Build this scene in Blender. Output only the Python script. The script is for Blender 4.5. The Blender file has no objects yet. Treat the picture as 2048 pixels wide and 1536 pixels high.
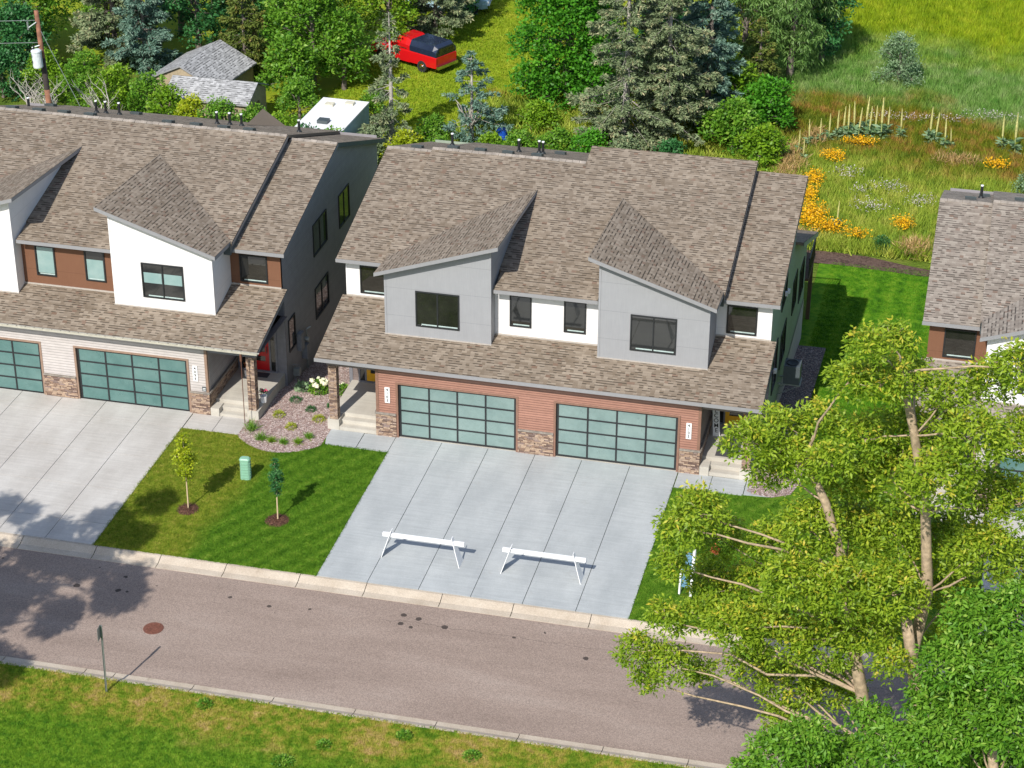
import bpy, math, random
import numpy as np
from mathutils import Vector, Matrix
C = bpy.context.scene.collection
SC = bpy.context.scene
R = math.radians

# ------------------------------------------------------------------ camera, sky, sun, exposure
cam_d = bpy.data.cameras.new('camera')
cam = bpy.data.objects.new('camera', cam_d); C.objects.link(cam)
CYAW, CPIT, CROL = -0.2330, 0.4959, 0.0039
F = Vector((math.sin(CYAW)*math.cos(CPIT), math.cos(CYAW)*math.cos(CPIT), -math.sin(CPIT)))
Rt = Vector((math.cos(CYAW), -math.sin(CYAW), 0)); Up = Rt.cross(F)
c_, s_ = math.cos(CROL), math.sin(CROL)
Rt, Up = c_*Rt + s_*Up, -s_*Rt + c_*Up
M = Matrix(((Rt.x, Up.x, -F.x, 21.935), (Rt.y, Up.y, -F.y, -72.597), (Rt.z, Up.z, -F.z, 43.44), (0, 0, 0, 1)))
cam.matrix_world = M
cam_d.sensor_width = 36; cam_d.lens = 36*4296/2048.0
cam_d.clip_start = 0.5; cam_d.clip_end = 2000
SC.camera = cam

SUN_EL, SUN_AZ = R(42.3), R(11)            # sun stands in front (south), a little to the left
w = bpy.data.worlds.new('World'); SC.world = w; w.use_nodes = True
wn = w.node_tree
for n in list(wn.nodes): wn.nodes.remove(n)
sky = wn.nodes.new('ShaderNodeTexSky'); sky.sky_type = 'NISHITA'; sky.sun_disc = False
sky.sun_elevation = SUN_EL; sky.sun_rotation = R(180) + SUN_AZ
bg = wn.nodes.new('ShaderNodeBackground'); bg.inputs['Strength'].default_value = 0.15
wo = wn.nodes.new('ShaderNodeOutputWorld')
wn.links.new(sky.outputs[0], bg.inputs[0]); wn.links.new(bg.outputs[0], wo.inputs[0])
sl = bpy.data.lights.new('sun', 'SUN'); sl.energy = 5.0; sl.angle = R(0.5); sl.color = (1.0, 0.955, 0.88)
so = bpy.data.objects.new('sun', sl); C.objects.link(so)
sd = Vector((math.sin(SUN_AZ)*math.cos(SUN_EL), math.cos(SUN_AZ)*math.cos(SUN_EL), -math.sin(SUN_EL)))
so.rotation_euler = sd.to_track_quat('-Z', 'Y').to_euler(); so.location = (0, -60, 80)
SC.view_settings.view_transform = 'Standard'; SC.view_settings.look = 'None'
SC.view_settings.exposure = 0.1; SC.view_settings.gamma = 1
SC.render.engine = 'CYCLES'
try:
    SC.cycles.max_bounces = 6; SC.cycles.diffuse_bounces = 3; SC.cycles.glossy_bounces = 3
    SC.cycles.transmission_bounces = 4; SC.cycles.caustics_reflective = False; SC.cycles.caustics_refractive = False
except Exception: pass

# ------------------------------------------------------------------ helpers
def tag(o, label=None, cat=None, group=None, kind=None):
    if label: o['label'] = label
    if cat: o['category'] = cat
    if group: o['group'] = group
    if kind: o['kind'] = kind
    return o
def empty(name, loc=(0, 0, 0), rz=0, label=None, cat=None, group=None):
    o = bpy.data.objects.new(name, None); C.objects.link(o)
    o.location = loc; o.rotation_euler = (0, 0, rz); o.empty_display_size = .2
    return tag(o, label, cat, group)
def copy_tree(o, parent=None):
    c = o.copy(); C.objects.link(c); c.parent = parent
    for ch in list(o.children): copy_tree(ch, c)
    return c
APART = set('upper_wall stone_veneer stone_cap fascia roof door_trim flashing garage_wall porch_side_wall soffit dormer_trim step_wall corner_trim ridge_cap rake_board garage_inner_wall wall_vent tail_lamp back_wall porch_beam'.split())
class MB:
    """collects faces (with uv) for one mesh object"""
    def __init__(s): s.v = []; s.f = []; s.uv = []; s.mi = []; s.cur = 0
    def poly(s, pts, uv=None):
        i = len(s.v); s.v += [tuple(p) for p in pts]; s.f.append(tuple(range(i, i+len(pts))))
        s.uv += list(uv) if uv else [(0, 0)]*len(pts); s.mi.append(s.cur); return s
    def box(s, x0, x1, y0, y1, z0, z1, faces='xXyYzZ'):
        P = lambda a, b, c: (a, b, c)
        if 'y' in faces: s.poly([P(x0,y0,z0),P(x1,y0,z0),P(x1,y0,z1),P(x0,y0,z1)], [(x0,z0),(x1,z0),(x1,z1),(x0,z1)])
        if 'Y' in faces: s.poly([P(x1,y1,z0),P(x0,y1,z0),P(x0,y1,z1),P(x1,y1,z1)], [(x1,z0),(x0,z0),(x0,z1),(x1,z1)])
        if 'x' in faces: s.poly([P(x0,y1,z0),P(x0,y0,z0),P(x0,y0,z1),P(x0,y1,z1)], [(y1,z0),(y0,z0),(y0,z1),(y1,z1)])
        if 'X' in faces: s.poly([P(x1,y0,z0),P(x1,y1,z0),P(x1,y1,z1),P(x1,y0,z1)], [(y0,z0),(y1,z0),(y1,z1),(y0,z1)])
        if 'Z' in faces: s.poly([P(x0,y0,z1),P(x1,y0,z1),P(x1,y1,z1),P(x0,y1,z1)], [(x0,y0),(x1,y0),(x1,y1),(x0,y1)])
        if 'z' in faces: s.poly([P(x0,y1,z0),P(x1,y1,z0),P(x1,y0,z0),P(x0,y0,z0)], [(x0,y1),(x1,y1),(x1,y0),(x0,y0)])
        return s
    def slab(s, top, th, uv=None):
        """roof slab: top polygon (ccw from above), vertical thickness"""
        n = len(top); bot = [(p[0], p[1], p[2]-th) for p in top]
        s.poly(top, uv); s.poly(bot[::-1])
        for i in range(n):
            j = (i+1) % n; s.poly([top[j], top[i], bot[i], bot[j]])
        return s
    def tube(s, a, b, r0, r1=None, n=8, cap=True):
        r1 = r0 if r1 is None else r1
        a = Vector(a); b = Vector(b); d = (b-a)
        if d.length < 1e-6: return s
        d.normalize(); u = d.orthogonal().normalized(); w_ = d.cross(u)
        A = [a+(u*math.cos(2*math.pi*k/n)+w_*math.sin(2*math.pi*k/n))*r0 for k in range(n)]
        B = [b+(u*math.cos(2*math.pi*k/n)+w_*math.sin(2*math.pi*k/n))*r1 for k in range(n)]
        for k in range(n):
            j = (k+1) % n; s.poly([A[k], A[j], B[j], B[k]])
        if cap: s.poly(A[::-1]); s.poly(B)
        return s
    def path(s, pts, rs, n=7):
        """connected tapered tube"""
        rings = []
        pts = [Vector(p) for p in pts]; u = None
        for i, p in enumerate(pts):
            d = (pts[min(i+1, len(pts)-1)]-pts[max(i-1, 0)]).normalized()
            u = d.orthogonal().normalized() if u is None else (u-d*u.dot(d)).normalized()
            w_ = d.cross(u); base = len(s.v)
            for k in range(n):
                a = 2*math.pi*k/n; s.v.append(tuple(p+(u*math.cos(a)+w_*math.sin(a))*rs[i]))
            rings.append(base)
        for i in range(len(rings)-1):
            for k in range(n):
                j = (k+1) % n
                s.f.append((rings[i]+k, rings[i]+j, rings[i+1]+j, rings[i+1]+k)); s.uv += [(0, 0)]*4; s.mi.append(s.cur)
        s.f.append(tuple(rings[-1]+k for k in range(n))); s.uv += [(0, 0)]*n; s.mi.append(s.cur)
        return s
    def lathe(s, prof, c=(0, 0, 0), n=20):
        base = len(s.v)
        for r, z in prof:
            for k in range(n):
                a = 2*math.pi*k/n; s.v.append((c[0]+r*math.cos(a), c[1]+r*math.sin(a), c[2]+z))
        for i in range(len(prof)-1):
            for k in range(n):
                j = (k+1) % n; s.f.append((base+i*n+k, base+i*n+j, base+(i+1)*n+j, base+(i+1)*n+k)); s.uv += [(0, 0)]*4; s.mi.append(s.cur)
        return s
    def clusters(s, pad=.012):
        V = np.array(s.v); bb = np.array([np.r_[V[list(f)].min(0)-pad, V[list(f)].max(0)+pad] for f in s.f]); n = len(bb); lab = np.full(n, -1); k = 0
        for i in range(n):
            if lab[i] >= 0: continue
            lab[i] = k; st = [i]
            while st:
                j = st.pop(); hit = (lab < 0) & np.all(bb[:, :3] <= bb[j, 3:], 1) & np.all(bb[:, 3:] >= bb[j, :3], 1)
                w_ = np.nonzero(hit)[0]; lab[w_] = k; st += list(w_)
            k += 1
        return lab, k
    def build(s, name, mat, parent=None, smooth=False, bevel=0):
        if name in APART:
            lab, k = s.clusters()
            if k > 1:
                off = np.cumsum([0]+[len(f) for f in s.f])
                for c in range(k):
                    q = MB()
                    for i in np.nonzero(lab == c)[0]: q.poly([s.v[j] for j in s.f[i]], s.uv[off[i]:off[i+1]])
                    r_ = q._build(name, mat, parent, smooth, bevel)
                return r_
        return s._build(name, mat, parent, smooth, bevel)
    def _build(s, name, mat, parent=None, smooth=False, bevel=0):
        me = bpy.data.meshes.new(name); me.from_pydata(s.v, [], s.f)
        uvl = me.uv_layers.new(name='UVMap')
        uvl.data.foreach_set('uv', np.array(s.uv, np.float32).ravel())
        mats = mat if isinstance(mat, (list, tuple)) else [mat]
        for m in mats: me.materials.append(m)
        if len(mats) > 1: me.polygons.foreach_set('material_index', s.mi)
        if smooth: me.polygons.foreach_set('use_smooth', [True]*len(me.polygons))
        me.update(); o = bpy.data.objects.new(name, me); C.objects.link(o)
        if parent: o.parent = parent
        if bevel:
            b = o.modifiers.new('bevel', 'BEVEL'); b.width = bevel; b.segments = 2; b.limit_method = 'ANGLE'; b.angle_limit = R(40)
        return o
def np_mesh(name, verts, faces, mat, parent=None, tint=None):
    """fast mesh from arrays; faces (n,k)"""
    me = bpy.data.meshes.new(name); nv = len(verts); nf, k = faces.shape
    me.vertices.add(nv); me.vertices.foreach_set('co', np.ascontiguousarray(verts, np.float32).ravel())
    me.loops.add(nf*k); me.polygons.add(nf)
    me.loops.foreach_set('vertex_index', np.ascontiguousarray(faces, np.int32).ravel())
    me.polygons.foreach_set('loop_start', np.arange(0, nf*k, k, dtype=np.int32))
    if tint is not None:
        a = me.attributes.new('tint', 'FLOAT', 'POINT'); a.data.foreach_set('value', np.ascontiguousarray(tint, np.float32))
    me.materials.append(mat); me.update(calc_edges=True); me.validate()
    o = bpy.data.objects.new(name, me); C.objects.link(o)
    if parent: o.parent = parent
    return o

# ------------------------------------------------------------------ materials
class NT:
    def __init__(s, name):
        s.m = bpy.data.materials.new(name); s.m.use_nodes = True; s.t = s.m.node_tree
        s.t.nodes.clear(); s.out = s.n('ShaderNodeOutputMaterial')
    def n(s, t, **k):
        x = s.t.nodes.new(t)
        for a, b in k.items(): setattr(x, a, b)
        return x
    def l(s, a, b): s.t.links.new(a, b)
    def val(s, sock, v):
        if hasattr(v, 'is_linked') or isinstance(v, bpy.types.NodeSocket): s.l(v, sock)
        else: sock.default_value = v
    def math(s, op, a, b=0.0, c=0.0):
        x = s.n('ShaderNodeMath', operation=op); s.val(x.inputs[0], a); s.val(x.inputs[1], b); s.val(x.inputs[2], c); return x.outputs[0]
    def mix(s, f, a, b, mode='MIX'):
        x = s.n('ShaderNodeMix', data_type='RGBA', blend_type=mode)
        s.val(x.inputs[0], f)
        for i, q in ((6, a), (7, b)):
            if isinstance(q, tuple): x.inputs[i].default_value = (*q[:3], 1)
            else: s.l(q, x.inputs[i])
        return x.outputs[2]
    def ramp(s, f, stops, interp='LINEAR'):
        x = s.n('ShaderNodeValToRGB'); x.color_ramp.interpolation = interp; e = x.color_ramp.elements
        while len(e) < len(stops): e.new(.5)
        for k, (p, c) in enumerate(stops):
            e[k].position = p; e[k].color = (*((c,)*3 if isinstance(c, (int, float)) else c), 1)
        s.l(f, x.inputs[0]); return x.outputs[0]
    def noise(s, scale, vec=None, detail=4, rough=.55, dist=0):
        x = s.n('ShaderNodeTexNoise'); x.inputs['Scale'].default_value = scale; x.inputs['Detail'].default_value = detail
        x.inputs['Roughness'].default_value = rough; x.inputs['Distortion'].default_value = dist
        if vec is not None: s.l(vec, x.inputs['Vector'])
        return x.outputs[0]
    def obj(s): return s.n('ShaderNodeTexCoord').outputs['Object']
    def uvc(s): return s.n('ShaderNodeTexCoord').outputs['UV']
    def pos(s): return s.n('ShaderNodeNewGeometry').outputs['Position']
    def sep(s, v): return s.n('ShaderNodeSeparateXYZ'), v
    def xyz(s, v):
        x = s.n('ShaderNodeSeparateXYZ'); s.l(v, x.inputs[0]); return x.outputs
    def comb(s, a, b, c=0.0):
        x = s.n('ShaderNodeCombineXYZ'); s.val(x.inputs[0], a); s.val(x.inputs[1], b); s.val(x.inputs[2], c); return x.outputs[0]
    def bump(s, h, st=.3, d=.02):
        x = s.n('ShaderNodeBump'); x.inputs['Strength'].default_value = st; x.inputs['Distance'].default_value = d; s.l(h, x.inputs['Height']); return x.outputs[0]
    def pbr(s, col, rough=.7, metal=0, spec=.5, normal=None, coat=0, ior=None):
        x = s.n('ShaderNodeBsdfPrincipled')
        if isinstance(col, tuple): x.inputs['Base Color'].default_value = (*col[:3], 1)
        else: s.l(col, x.inputs['Base Color'])
        s.val(x.inputs['Roughness'], rough); x.inputs['Metallic'].default_value = metal
        x.inputs['Specular IOR Level'].default_value = spec; x.inputs['Coat Weight'].default_value = coat
        if ior: x.inputs['IOR'].default_value = ior
        if normal is not None: s.l(normal, x.inputs['Normal'])
        s.l(x.outputs[0], s.out.inputs[0]); return s.m

def simple(name, col, rough=.6, metal=0, var=.12, nscale=6, spec=.5, coat=0, bump=0):
    t = NT(name); n = t.noise(nscale, t.obj())
    k = t.ramp(n, [(.3, tuple(c*(1-var) for c in col)), (.7, tuple(min(1, c*(1+var)) for c in col))])
    nb = t.bump(t.noise(nscale*8, t.obj()), bump, .01) if bump else None
    return t.pbr(k, rough, metal, spec, nb, coat)

def shingle_mat(name, dark, mid, light, red=(.17, .10, .07)):
    t = NT(name); u, v, _ = t.xyz(t.uvc())
    rv = t.math('DIVIDE', v, .143); row = t.math('FLOOR', rv); fv = t.math('FRACT', rv)
    rr = t.n('ShaderNodeTexWhiteNoise', noise_dimensions='1D'); t.l(row, rr.inputs['W'])
    uu = t.math('ADD', t.math('DIVIDE', u, .17), t.math('MULTIPLY', rr.outputs[0], 13.7))
    jit = t.math('MULTIPLY', t.noise(.9, t.comb(uu, row), 0), .9)
    tab = t.math('FLOOR', t.math('ADD', uu, jit))
    wn_ = t.n('ShaderNodeTexWhiteNoise', noise_dimensions='2D'); t.l(t.comb(tab, row), wn_.inputs['Vector'])
    rnd = wn_.outputs[0]
    wn2 = t.n('ShaderNodeTexWhiteNoise', noise_dimensions='2D'); t.l(t.comb(t.math('ADD', tab, 31.3), t.math('ADD', row, 7.7)), wn2.inputs['Vector'])
    # shingle strip colour varies slowly along the course
    strip = t.noise(.33, t.comb(t.math('MULTIPLY', uu, .35), t.math('MULTIPLY', row, 3.1)), 1)
    base = t.ramp(t.math('ADD', t.math('MULTIPLY', rnd, .42), t.math('MULTIPLY', strip, .58)),
                  [(.22, dark), (.45, mid), (.66, light), (.85, tuple(c*1.15 for c in light))])
    base = t.mix(t.math('MULTIPLY', t.math('GREATER_THAN', wn2.outputs[0], .965), .6), base, red)
    big = t.noise(.45, t.obj(), 3)
    base = t.mix(.5, base, t.ramp(big, [(.3, .42), (.7, .58)]), 'OVERLAY')
    gran = t.noise(70, t.obj(), 2)
    base = t.mix(.35, base, t.ramp(gran, [(.3, .3), (.7, .7)]), 'OVERLAY')
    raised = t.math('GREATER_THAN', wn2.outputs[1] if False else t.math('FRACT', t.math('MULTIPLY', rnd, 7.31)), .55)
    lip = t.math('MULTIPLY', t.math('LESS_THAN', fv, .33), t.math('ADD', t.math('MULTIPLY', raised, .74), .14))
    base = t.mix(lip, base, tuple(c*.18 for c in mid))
    h = t.math('ADD', t.math('MULTIPLY', raised, .5), t.math('SUBTRACT', 1.0, fv))
    return t.pbr(base, .92, spec=.25, normal=t.bump(h, .5, .012))

def siding_mat(name, col, pitch=.10, var=.1, line=.55, off=0):
    t = NT(name); p = t.xyz(t.obj()); z = t.math('DIVIDE', t.math('ADD', p[2], off+20), pitch)
    row = t.math('FLOOR', z); f = t.math('FRACT', z)
    rr = t.n('ShaderNodeTexWhiteNoise', noise_dimensions='1D'); t.l(row, rr.inputs['W'])
    k = t.ramp(rr.outputs[0], [(0, tuple(c*(1-var) for c in col)), (1, tuple(c*(1+var) for c in col))])
    n = t.noise(3, t.obj()); k = t.mix(.25, k, t.ramp(n, [(.3, .35), (.7, .65)]), 'OVERLAY')
    ln = t.math('MULTIPLY', t.math('LESS_THAN', f, .16), line)
    k = t.mix(ln, k, tuple(c*.25 for c in col))
    return t.pbr(k, .55, spec=.4, normal=t.bump(f, .6, .02))

def stone_mat(name, dark, mid, light):
    t = NT(name); u, v, _ = t.xyz(t.uvc())
    rv = t.math('DIVIDE', v, .062); row = t.math('FLOOR', rv); fv = t.math('FRACT', rv)
    rr = t.n('ShaderNodeTexWhiteNoise', noise_dimensions='1D'); t.l(row, rr.inputs['W'])
    uu = t.math('ADD', t.math('DIVIDE', u, .21), t.math('MULTIPLY', rr.outputs[0], 9.3))
    uu = t.math('ADD', uu, t.math('MULTIPLY', t.noise(.8, t.comb(uu, row), 0), 1.5))
    tab = t.math('FLOOR', uu); fu = t.math('FRACT', uu)
    wn_ = t.n('ShaderNodeTexWhiteNoise', noise_dimensions='2D'); t.l(t.comb(tab, row), wn_.inputs['Vector'])
    k = t.ramp(wn_.outputs[0], [(0, dark), (.25, mid), (.5, light), (.7, (mid[0]*.9, mid[1]*1.0, mid[2]*1.25)), (.85, dark), (1, light)])
    k = t.mix(.4, k, t.ramp(t.noise(25, t.obj(), 4), [(.3, .3), (.7, .7)]), 'OVERLAY')
    gap = t.math('MAXIMUM', t.math('LESS_THAN', fv, .13), t.math('LESS_THAN', fu, .06))
    k = t.mix(t.math('MULTIPLY', gap, .75), k, tuple(c*.25 for c in dark))
    h = t.math('MULTIPLY', t.math('SUBTRACT', 1.0, gap), t.math('ADD', .4, t.math('MULTIPLY', wn_.outputs[0], .6)))
    return t.pbr(k, .85, spec=.3, normal=t.bump(h, 1.0, .03))

def concrete_mat(name, a, b, stain=(.3, .26, .2), sscale=.8, smooth=.75):
    t = NT(name); o = t.pos()
    st = t.n('ShaderNodeMapping'); st.inputs['Scale'].default_value = (.9, .35, 1); t.l(o, st.inputs[0])
    k = t.ramp(t.noise(.9, st.outputs[0], 5, .6), [(.3, a), (.7, b)])
    st2 = t.n('ShaderNodeMapping'); st2.inputs['Scale'].default_value = (.5, 7, 1); t.l(o, st2.inputs[0])
    k = t.mix(.16, k, t.ramp(t.noise(1.3, st2.outputs[0], 4, .6), [(.3, .25), (.7, .75)]), 'OVERLAY')
    k = t.mix(.22, k, t.ramp(t.noise(40, o, 3), [(.3, .3), (.7, .7)]), 'OVERLAY')
    k = t.mix(t.ramp(t.noise(sscale, o, 6, .7), [(.60, 0), (.78, .5)]), k, stain)
    return t.pbr(k, smooth, spec=.4, normal=t.bump(t.noise(60, o, 3), .15, .005))

def leaf_mat(name, dark, light, tip=None, trans=.3, rough=.5):
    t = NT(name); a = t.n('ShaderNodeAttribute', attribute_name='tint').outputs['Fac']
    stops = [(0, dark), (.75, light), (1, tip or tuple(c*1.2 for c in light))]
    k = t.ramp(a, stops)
    x = t.n('ShaderNodeBsdfPrincipled'); t.l(k, x.inputs['Base Color']); x.inputs['Roughness'].default_value = rough
    x.inputs['Specular IOR Level'].default_value = .35
    tr = t.n('ShaderNodeBsdfTranslucent'); t.l(t.mix(.5, k, tuple(min(1, c*1.6) for c in light)), tr.inputs[0])
    mx = t.n('ShaderNodeMixShader'); mx.inputs[0].default_value = trans
    t.l(x.outputs[0], mx.inputs[1]); t.l(tr.outputs[0], mx.inputs[2]); t.l(mx.outputs[0], t.out.inputs[0]); return t.m

def grass_color(t, kind):
    p = t.pos(); X, Y, Z = t.xyz(p)
    n1 = t.noise(.55, p, 5, .65); n2 = t.noise(3.0, p, 4, .6); n3 = t.noise(14, p, 3, .6)
    if kind == 'front':       # mown, striped on the diagonal, yellower at the left
        s = t.math('SINE', t.math('MULTIPLY', t.math('ADD', X, t.math('MULTIPLY', Y, -.62)), 7.5))
        s = t.math('ADD', t.math('MULTIPLY', s, t.math('MULTIPLY', n1, .11)), t.math('ADD', t.math('MULTIPLY', n2, .55), t.math('MULTIPLY', n3, .36)))
        g = t.ramp(s, [(.28, (.055, .17, .008)), (.5, (.13, .30, .018)), (.72, (.28, .43, .05))])
        yel = t.ramp(t.math('ADD', t.math('MULTIPLY', n3, .4), t.math('MULTIPLY', n2, .6)), [(.3, (.12, .24, .012)), (.52, (.27, .35, .03)), (.75, (.46, .42, .09))])
        m = t.math('SUBTRACT', t.math('MULTIPLY', t.math('ADD', X, t.math('MULTIPLY', Y, .55)), -1.0), 7.0)
        m = t.math('ADD', m, t.math('MULTIPLY', t.math('SUBTRACT', n1, .5), 2.5))
        m = t.n('ShaderNodeClamp'); 
        mm = t.math('SUBTRACT', t.math('MULTIPLY', t.math('ADD', X, t.math('MULTIPLY', Y, -.10)), -1.0), 3.9)
        t.l(t.math('ADD', t.math('MULTIPLY', mm, 1.2), t.math('MULTIPLY', t.math('SUBTRACT', n1, .5), 1.5)), m.inputs[0])
        left = t.math('MULTIPLY', m.outputs[0], t.math('LESS_THAN', X, 5.0))
        k = t.mix(t.math('MULTIPLY', left, .85), g, yel)
        return k
    if kind == 'verge':
        dry = t.ramp(t.math('ADD', t.math('MULTIPLY', n1, .6), t.math('MULTIPLY', n2, .4)), [(.38, (.09, .24, .012)), (.47, (.22, .36, .025)), (.54, (.40, .42, .06)), (.64, (.56, .45, .16))])
        grn = t.ramp(n2, [(.3, (.07, .22, .012)), (.6, (.20, .40, .025)), (.8, (.34, .48, .06))])
        c = t.n('ShaderNodeClamp'); t.l(t.math('MULTIPLY', t.math('ADD', t.math('ADD', Y, 21.0), t.math('MULTIPLY', t.math('SUBTRACT', n1, .5), 3)), .8), c.inputs[0])
        return t.mix(c.outputs[0], grn, dry)
    if kind == 'back':        # bright mown yard behind the houses
        return t.ramp(t.math('ADD', t.math('MULTIPLY', n1, .6), t.math('MULTIPLY', n3, .4)), [(.3, (.15, .30, .012)), (.5, (.30, .45, .022)), (.7, (.46, .52, .04))])
    if kind == 'side':
        st = t.math('SINE', t.math('MULTIPLY', X, 6.0))
        s = t.math('ADD', t.math('MULTIPLY', st, .07), n2)
        return t.ramp(s, [(.28, (.05, .19, .008)), (.5, (.11, .32, .012)), (.75, (.22, .43, .025))])

def ground_mat(name, kind):
    t = NT(name); k = grass_color(t, kind)
    k = t.mix(1.0, k, (.78, .66, .80), 'MULTIPLY')
    return t.pbr(k, .95, spec=.1, normal=t.bump(t.noise(25, t.pos(), 4), .8, .05))
def blade_mat(name, kind):
    t = NT(name); k = grass_color(t, kind)
    a = t.n('ShaderNodeAttribute', attribute_name='tint').outputs['Fac']
    k = t.mix(1.0, k, t.ramp(a, [(0, (.50, .43, .5)), (.5, (1.0, .93, 1.0)), (1, (1, 1, 1))]), 'MULTIPLY')
    x = t.n('ShaderNodeBsdfPrincipled'); t.l(k, x.inputs['Base Color']); x.inputs['Roughness'].default_value = .6; x.inputs['Specular IOR Level'].default_value = .25
    tr = t.n('ShaderNodeBsdfTranslucent'); t.l(k, tr.inputs[0]); mx = t.n('ShaderNodeMixShader'); mx.inputs[0].default_value = .3
    t.l(x.outputs[0], mx.inputs[1]); t.l(tr.outputs[0], mx.inputs[2]); t.l(mx.outputs[0], t.out.inputs[0]); return t.m

MT = {}
MT['shingle'] = shingle_mat('roof_shingles', (.165, .128, .092), (.215, .172, .130), (.27, .222, .172))
MT['shingleC'] = shingle_mat('grey_roof_shingles', (.19, .16, .13), (.25, .21, .175), (.31, .27, .225))
MT['shed_shingle'] = shingle_mat('shed_shingles', (.22, .22, .22), (.33, .33, .33), (.43, .43, .43), (.25, .25, .25))
MT['cap'] = simple('ridge_cap_shingle', (.27, .235, .20), .9, var=.35, nscale=2.6)
MT['fascia'] = simple('grey_fascia', (.255, .255, .265), .5, var=.04)
MT['dark_fascia'] = simple('dark_fascia', (.07, .09, .10), .5)
MT['soffit'] = simple('soffit', (.16, .13, .12), .6)
MT['flash'] = simple('flashing', (.42, .38, .34), .45, var=.1)
MT['siding_red'] = siding_mat('red_brown_lap_siding', (.34, .175, .13), .107, .1, .8)
MT['siding_tan'] = siding_mat('pale_grey_lap_siding', (.50, .46, .44), .125, .04, .5)
MT['siding_grey'] = siding_mat('dark_grey_lap_siding', (.32, .31, .33), .10, .05, .35)
MT['siding_green'] = siding_mat('green_grey_lap_siding', (.33, .40, .32), .10, .05, .22)
MT['siding_brown'] = siding_mat('brown_lap_siding', (.20, .16, .15), .107, .05, .3)
MT['stone'] = stone_mat('ledge_stone', (.13, .085, .07), (.33, .22, .155), (.47, .345, .25))
MT['cap_stone'] = simple('stone_cap', (.24, .21, .18), .8, var=.3, nscale=9, bump=.5)
MT['trim_brown'] = simple('brown_trim', (.22, .12, .085), .5)
MT['trim_tan'] = simple('taupe_trim', (.27, .18, .13), .5)
MT['trim_grey'] = simple('grey_trim', (.17, .17, .19), .5)
def panel_mat(name, col, seam_z=(1e9,), joint=.5):
    t = NT(name); p = t.xyz(t.obj()); k = t.ramp(t.noise(2.2, t.obj(), 5, .6), [(.3, tuple(c*.965 for c in col)), (.7, tuple(min(1, c*1.03) for c in col))])
    sp = t.n('ShaderNodeMapping'); sp.inputs['Scale'].default_value = (14, 1, .5); t.l(t.obj(), sp.inputs[0])
    k = t.mix(.10, k, t.ramp(t.noise(4, sp.outputs[0], 3), [(.3, .3), (.7, .7)]), 'OVERLAY')
    z = t.math('FRACT', t.math('DIVIDE', t.math('ADD', p[2], .05), 1.22)); g = t.math('LESS_THAN', z, .012)
    k = t.mix(t.math('MULTIPLY', g, joint), k, tuple(c*.45 for c in col))
    return t.pbr(k, .65, spec=.3, normal=t.bump(t.noise(35, sp.outputs[0], 3), .12, .004))
MT['panel_grey'] = panel_mat('grey_fibre_cement', (.29, .295, .31))
MT['panel_white'] = panel_mat('white_fibre_cement', (.74, .725, .72), joint=.35)
MT['panel_brown'] = panel_mat('brown_fibre_cement', (.175, .083, .048), joint=.6)
MT['black'] = simple('black_aluminium', (.018, .02, .022), .4, var=.2)
MT['dark_metal'] = simple('dark_metal', (.06, .075, .08), .5)
t_ = NT('dark_window_glass'); MT['glass'] = t_.pbr(t_.ramp(t_.noise(.9, t_.obj()), [(.3, (.012, .012, .010)), (.7, (.026, .026, .022))]), .03, spec=.8, ior=1.55)
t_ = NT('white_blind_behind_glass'); MT['blind'] = t_.pbr(t_.ramp(t_.noise(2, t_.obj()), [(.3, (.20, .32, .31)), (.7, (.27, .38, .365))]), .12, spec=.7)
MT['sill'] = simple('pale_inner_sill', (.42, .52, .50), .35)
def frosted(name, a, b):
    t = NT(name); o = t.obj(); k = t.ramp(t.noise(.7, o, 4, .6), [(.3, a), (.7, b)])
    k = t.mix(.25, k, t.ramp(t.noise(5, o, 5, .65), [(.3, .35), (.7, .65)]), 'OVERLAY')
    return t.pbr(k, t.math('ADD', .22, t.math('MULTIPLY', t.noise(3, o), .15)), spec=.6)
MT['frost_b'] = frosted('pale_frosted_glass', (.15, .225, .215), (.21, .29, .275))
MT['frost_a'] = frosted('teal_frosted_glass', (.065, .15, .14), (.12, .215, .20))
MT['yellow'] = simple('yellow_door_paint', (.72, .36, .012), .4, var=.05)
MT['red'] = simple('red_door_paint', (.50, .008, .012), .35, var=.05)
MT['white'] = simple('white_paint', (.80, .80, .80), .45, var=.03)
MT['black_text'] = simple('black_lettering', (.015, .015, .015), .5)
MT['conc_a'] = concrete_mat('warm_concrete', (.40, .375, .345), (.51, .49, .46), (.34, .30, .25), .7)
MT['conc_b'] = concrete_mat('new_grey_concrete', (.335, .355, .36), (.43, .45, .45), (.30, .285, .26), 1.4, .6)
MT['conc_step'] = concrete_mat('step_concrete', (.40, .37, .32), (.52, .49, .43), (.36, .30, .23), 1.0)
MT['joint'] = simple('dark_joint', (.05, .048, .045), .9)
def curb_mat():
    t = NT('curb_concrete'); o = t.pos(); k = t.ramp(t.noise(1.1, o, 5, .6), [(.3, (.40, .33, .255)), (.7, (.52, .45, .365))])
    k = t.mix(.35, k, t.ramp(t.noise(22, o, 4), [(.3, .3), (.7, .7)]), 'OVERLAY')
    k = t.mix(t.ramp(t.noise(2.3, o, 6, .75), [(.60, 0), (.74, .55)]), k, (.20, .15, .11))
    return t.pbr(k, .85, spec=.2, normal=t.bump(t.noise(50, o, 3), .3, .01))
MT['curb'] = curb_mat()
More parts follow.
